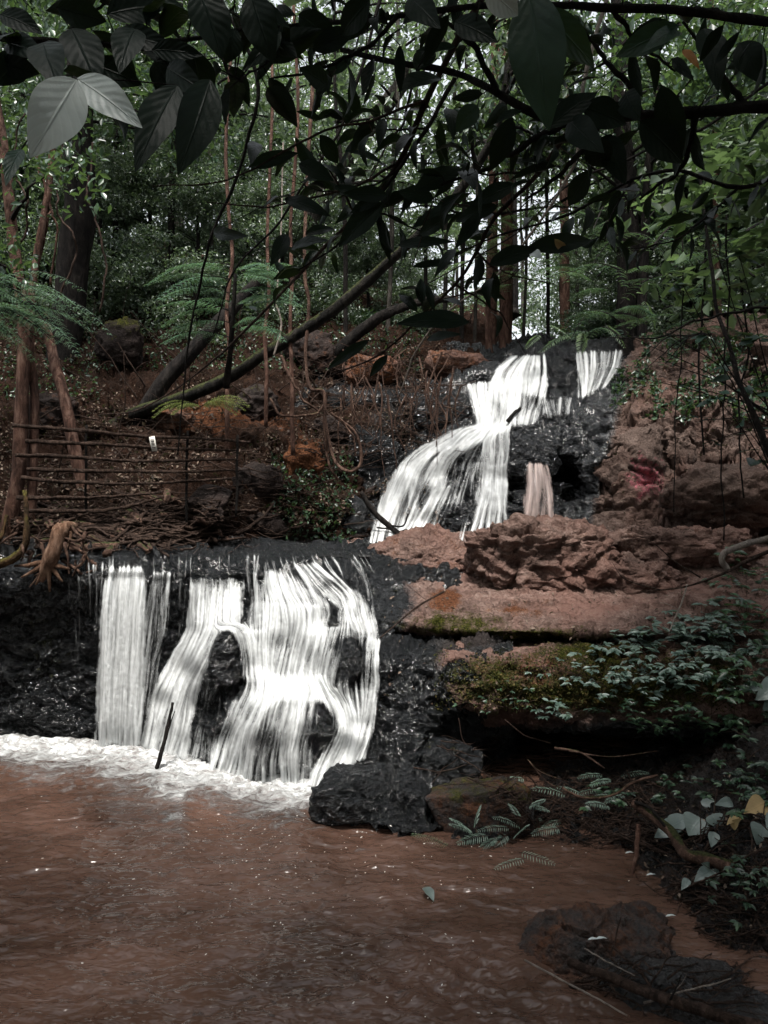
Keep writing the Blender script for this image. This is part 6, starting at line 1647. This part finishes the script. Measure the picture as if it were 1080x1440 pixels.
stick([(531, 900, 7.3), (555, 880, 7.3), (580, 858, 7.3), (600, 845, 7.35), (624, 832, 7.5)], (.006, .011), M_twig, "bare stick leaning on the flat slab beside the lower fall", seed=18, side=[[(600, 845, 7.35), (592, 838, 7.4), (572, 822, 7.5)]])
stick([(219, 1086, 7.3), (226, 1060, 7.35), (233, 1035, 7.4), (240, 1005, 7.45), (243, 988, 7.5)], (.022, .014), M_bark, "black branch standing upright in the foam before the curtain", seed=19, side=[[(222, 1080, 7.3), (236, 1030, 7.36), (246, 1000, 7.42)]])
stick([(508, 692, 10.2), (522, 715, 10.2), (545, 738, 10.2), (562, 752, 10.15)], (.03, .04), M_bark, "black dead branch leaning at the foot of the upper fall", seed=20, side=[[(545, 738, 10.2), (566, 740, 10.1), (574, 722, 10.1)], [(555, 745, 10.2), (530, 742, 10.1)], [(560, 748, 10.2), (572, 745, 10.1)]])
stick([(714, 592, 11.2), (724, 580, 11.3), (732, 574, 11.4)], (.03, .02), M_bark, "short black stick lodged at the middle of the upper fall", seed=21, n=12)
stick([(1100, 752, 7.2), (1060, 762, 7.2), (1022, 776, 7.2), (1016, 790, 7.2), (1024, 800, 7.2)], (.03, .026), M_palet, "bent bare root hooking over the slab at the right edge", seed=22)
stick([(1110, 765, 7.1), (1070, 780, 7.1), (1040, 795, 7.1), (1015, 808, 7.15), (960, 826, 7.2), (900, 832, 7.3)], (.022, .005), M_twig, "long thinning branch reaching left over the slab from the right edge", seed=23, side=[[(985, 812, 7.15), (950, 790, 7.2), (920, 765, 7.2), (890, 755, 7.3)], [(930, 830, 7.2), (880, 815, 7.2), (860, 790, 7.3)]])
stick([(966, 822, 7.2), (958, 850, 7.2), (945, 880, 7.2), (940, 892, 7.2)], (.009, .006), M_palet, "pale dry stalk standing on the slab near the grey green shrub", seed=24, side=[[(955, 858, 7.2), (940, 850, 7.2), (928, 848, 7.2)]])
stick([(550, 1250, 5.5), (575, 1256, 5.45), (595, 1262, 5.4)], (.006, .004), M_twig, "short twig floating left of the small leaf on the water", seed=25)
stick([(605, 1255, 5.35), (625, 1228, 5.5), (660, 1210, 5.6), (690, 1192, 5.75)], (.005, .006), M_twig, "thin dark twig poking out of the water toward the ferns", seed=26, side=[[(625, 1228, 5.5), (605, 1212, 5.6)]])
lm, uvs = MB(), []
big_leaf(lm, P(*wz(596, 1248, .03)), P(*wz(610, 1268, .02)), .07, (0, 0, 1), .1, .3, 10, 7, .02, 1, uvs)
o = lm.build("floating_leaf", M_greyl, uv=np.concatenate(uvs), origin=P(*wz(600, 1258, .02))); tag(o, "small dark green leaf floating beside the thin twig in the pool", "leaf")
# debris on the bank
mb = MB(); rr = np.random.default_rng(88)
for k in range(620):
    z = rr.random()
    if z < .45: cx, cy = rr.uniform(720, 930), rr.uniform(1110, 1190)
    elif z < .7: cx, cy = rr.uniform(940, 1090), rr.uniform(1150, 1330)
    elif z < .9: cx, cy = rr.uniform(620, 1060), rr.uniform(1040, 1120)
    else: cx, cy = rr.uniform(820, 1060), rr.uniform(1350, 1430)
    a = rr.normal(0, .5); l = rr.uniform(10, 46)
    q = [(cx - l * math.cos(a), cy - l * math.sin(a)), (cx, cy + rr.normal() * 5), (cx + l * math.cos(a), cy + l * math.sin(a))]
    r0 = rr.uniform(.002, .009); draped(q, (r0, r0 * .5), n=8, lift=rr.uniform(.01, .09), wig=.03, seed=k, mb=mb, knob=0, sides=4)
o = mb.build("twig_litter", M_twig, origin=(2, 5.8, 0)); tag(o, "dark twigs and debris heaped on the muddy bank at the right", "twigs", kind='stuff')
for i, (px, py) in enumerate([(886, 1200), (917, 1204), (916, 1231), (835, 1322), (846, 1321), (520, 1152), (944, 1289)]):
    lm, uvs = MB(), []; z = .035 if py < 1300 else .33
    if py > 1300: s_ = surf_pt(px, py, .02); c = s_
    else: c = P(*wz(px, py, .03))
    big_leaf(lm, c - np.array([.035, 0, 0]), c + np.array([.035, .01, .0]), .022, (0, 0, 1), .08, .3, 8, 5, .02, i, uvs)
    o = lm.build("fallen_petal", M_pale, uv=np.concatenate(uvs), origin=c)
    tag(o, ["white leaf fleck floating by the reddish stub", "second white fleck floating right of the reddish stub", "white fleck floating below the reddish stub", "left one of two pale flecks on the half sunken boulder", "right one of two pale flecks on the half sunken boulder", "white fleck at the foot of the glossy black boulder", "white fleck alone on the dark water by the boulder"][i], "leaf", "pale fallen leaves")
# slanting dead sticks and thin stems criss-crossing the left bank
rr = np.random.default_rng(123)
mb = MB()
for k in range(90):
    px, py = rr.uniform(0, 600), rr.uniform(440, 680); h = hit(px, py, only=("bank",))
    if h is None: continue
    c = h[0]; L = rr.uniform(.3, 1.5); d_ = unit(np.array([rr.normal(), -.15 + rr.normal() * .2, abs(rr.normal()) * 1.1]))
    tube(mb, wiggle([c - d_ * .05, c + d_ * L * .5, c + d_ * L + rr.normal(size=3) * .08], 12, .04, k), np.linspace(.012, .003, 12) * rr.uniform(.5, 1.4), 5, cap=False)
o = mb.build("dead_stems", M_twig, origin=(-2, 11, 3)); tag(o, "thin dead stems and sticks leaning all over the left bank", "stems", kind='stuff')
EXPOSURE = 1.25
# ------------------------------------------------------------------ light
w = bpy.data.worlds.new("World"); SC.world = w; w.use_nodes = True
nt = w.node_tree; nt.nodes.clear()
sky = nt.nodes.new('ShaderNodeTexSky'); sky.sky_type = 'NISHITA'; sky.sun_disc = False
SUN_EL, SUN_AZ = math.radians(70), math.radians(188)
sky.sun_elevation = SUN_EL; sky.sun_rotation = SUN_AZ; sky.dust_density = 4; sky.air_density = 1.2; sky.ozone_density = 1
hs = nt.nodes.new('ShaderNodeHueSaturation'); hs.inputs['Saturation'].default_value = .25
bg = nt.nodes.new('ShaderNodeBackground'); bg.inputs[1].default_value = .14
wo = nt.nodes.new('ShaderNodeOutputWorld')
nt.links.new(sky.outputs[0], hs.inputs['Color']); nt.links.new(hs.outputs[0], bg.inputs[0]); nt.links.new(bg.outputs[0], wo.inputs[0])
sl = bpy.data.lights.new("sun", 'SUN'); sl.energy = 3.0; sl.angle = math.radians(8); sl.color = (1, .96, .9)
so = bpy.data.objects.new("sun", sl); C.objects.link(so)
# sun direction from the sky's own angles
dv = Vector((math.sin(SUN_AZ) * math.cos(SUN_EL), math.cos(SUN_AZ) * math.cos(SUN_EL), math.sin(SUN_EL)))
so.rotation_euler = dv.to_track_quat('Z', 'Y').to_euler(); so.location = dv * 60
SC.view_settings.view_transform = 'Standard'; SC.view_settings.look = 'None'
SC.view_settings.exposure = EXPOSURE; SC.view_settings.gamma = 1
SC.render.engine = 'CYCLES'
SC.cycles.max_bounces = 8; SC.cycles.diffuse_bounces = 3; SC.cycles.glossy_bounces = 3
SC.cycles.transmission_bounces = 3; SC.cycles.transparent_max_bounces = 12
SC.cycles.use_denoising = True
SC.cycles.sample_clamp_indirect = 5
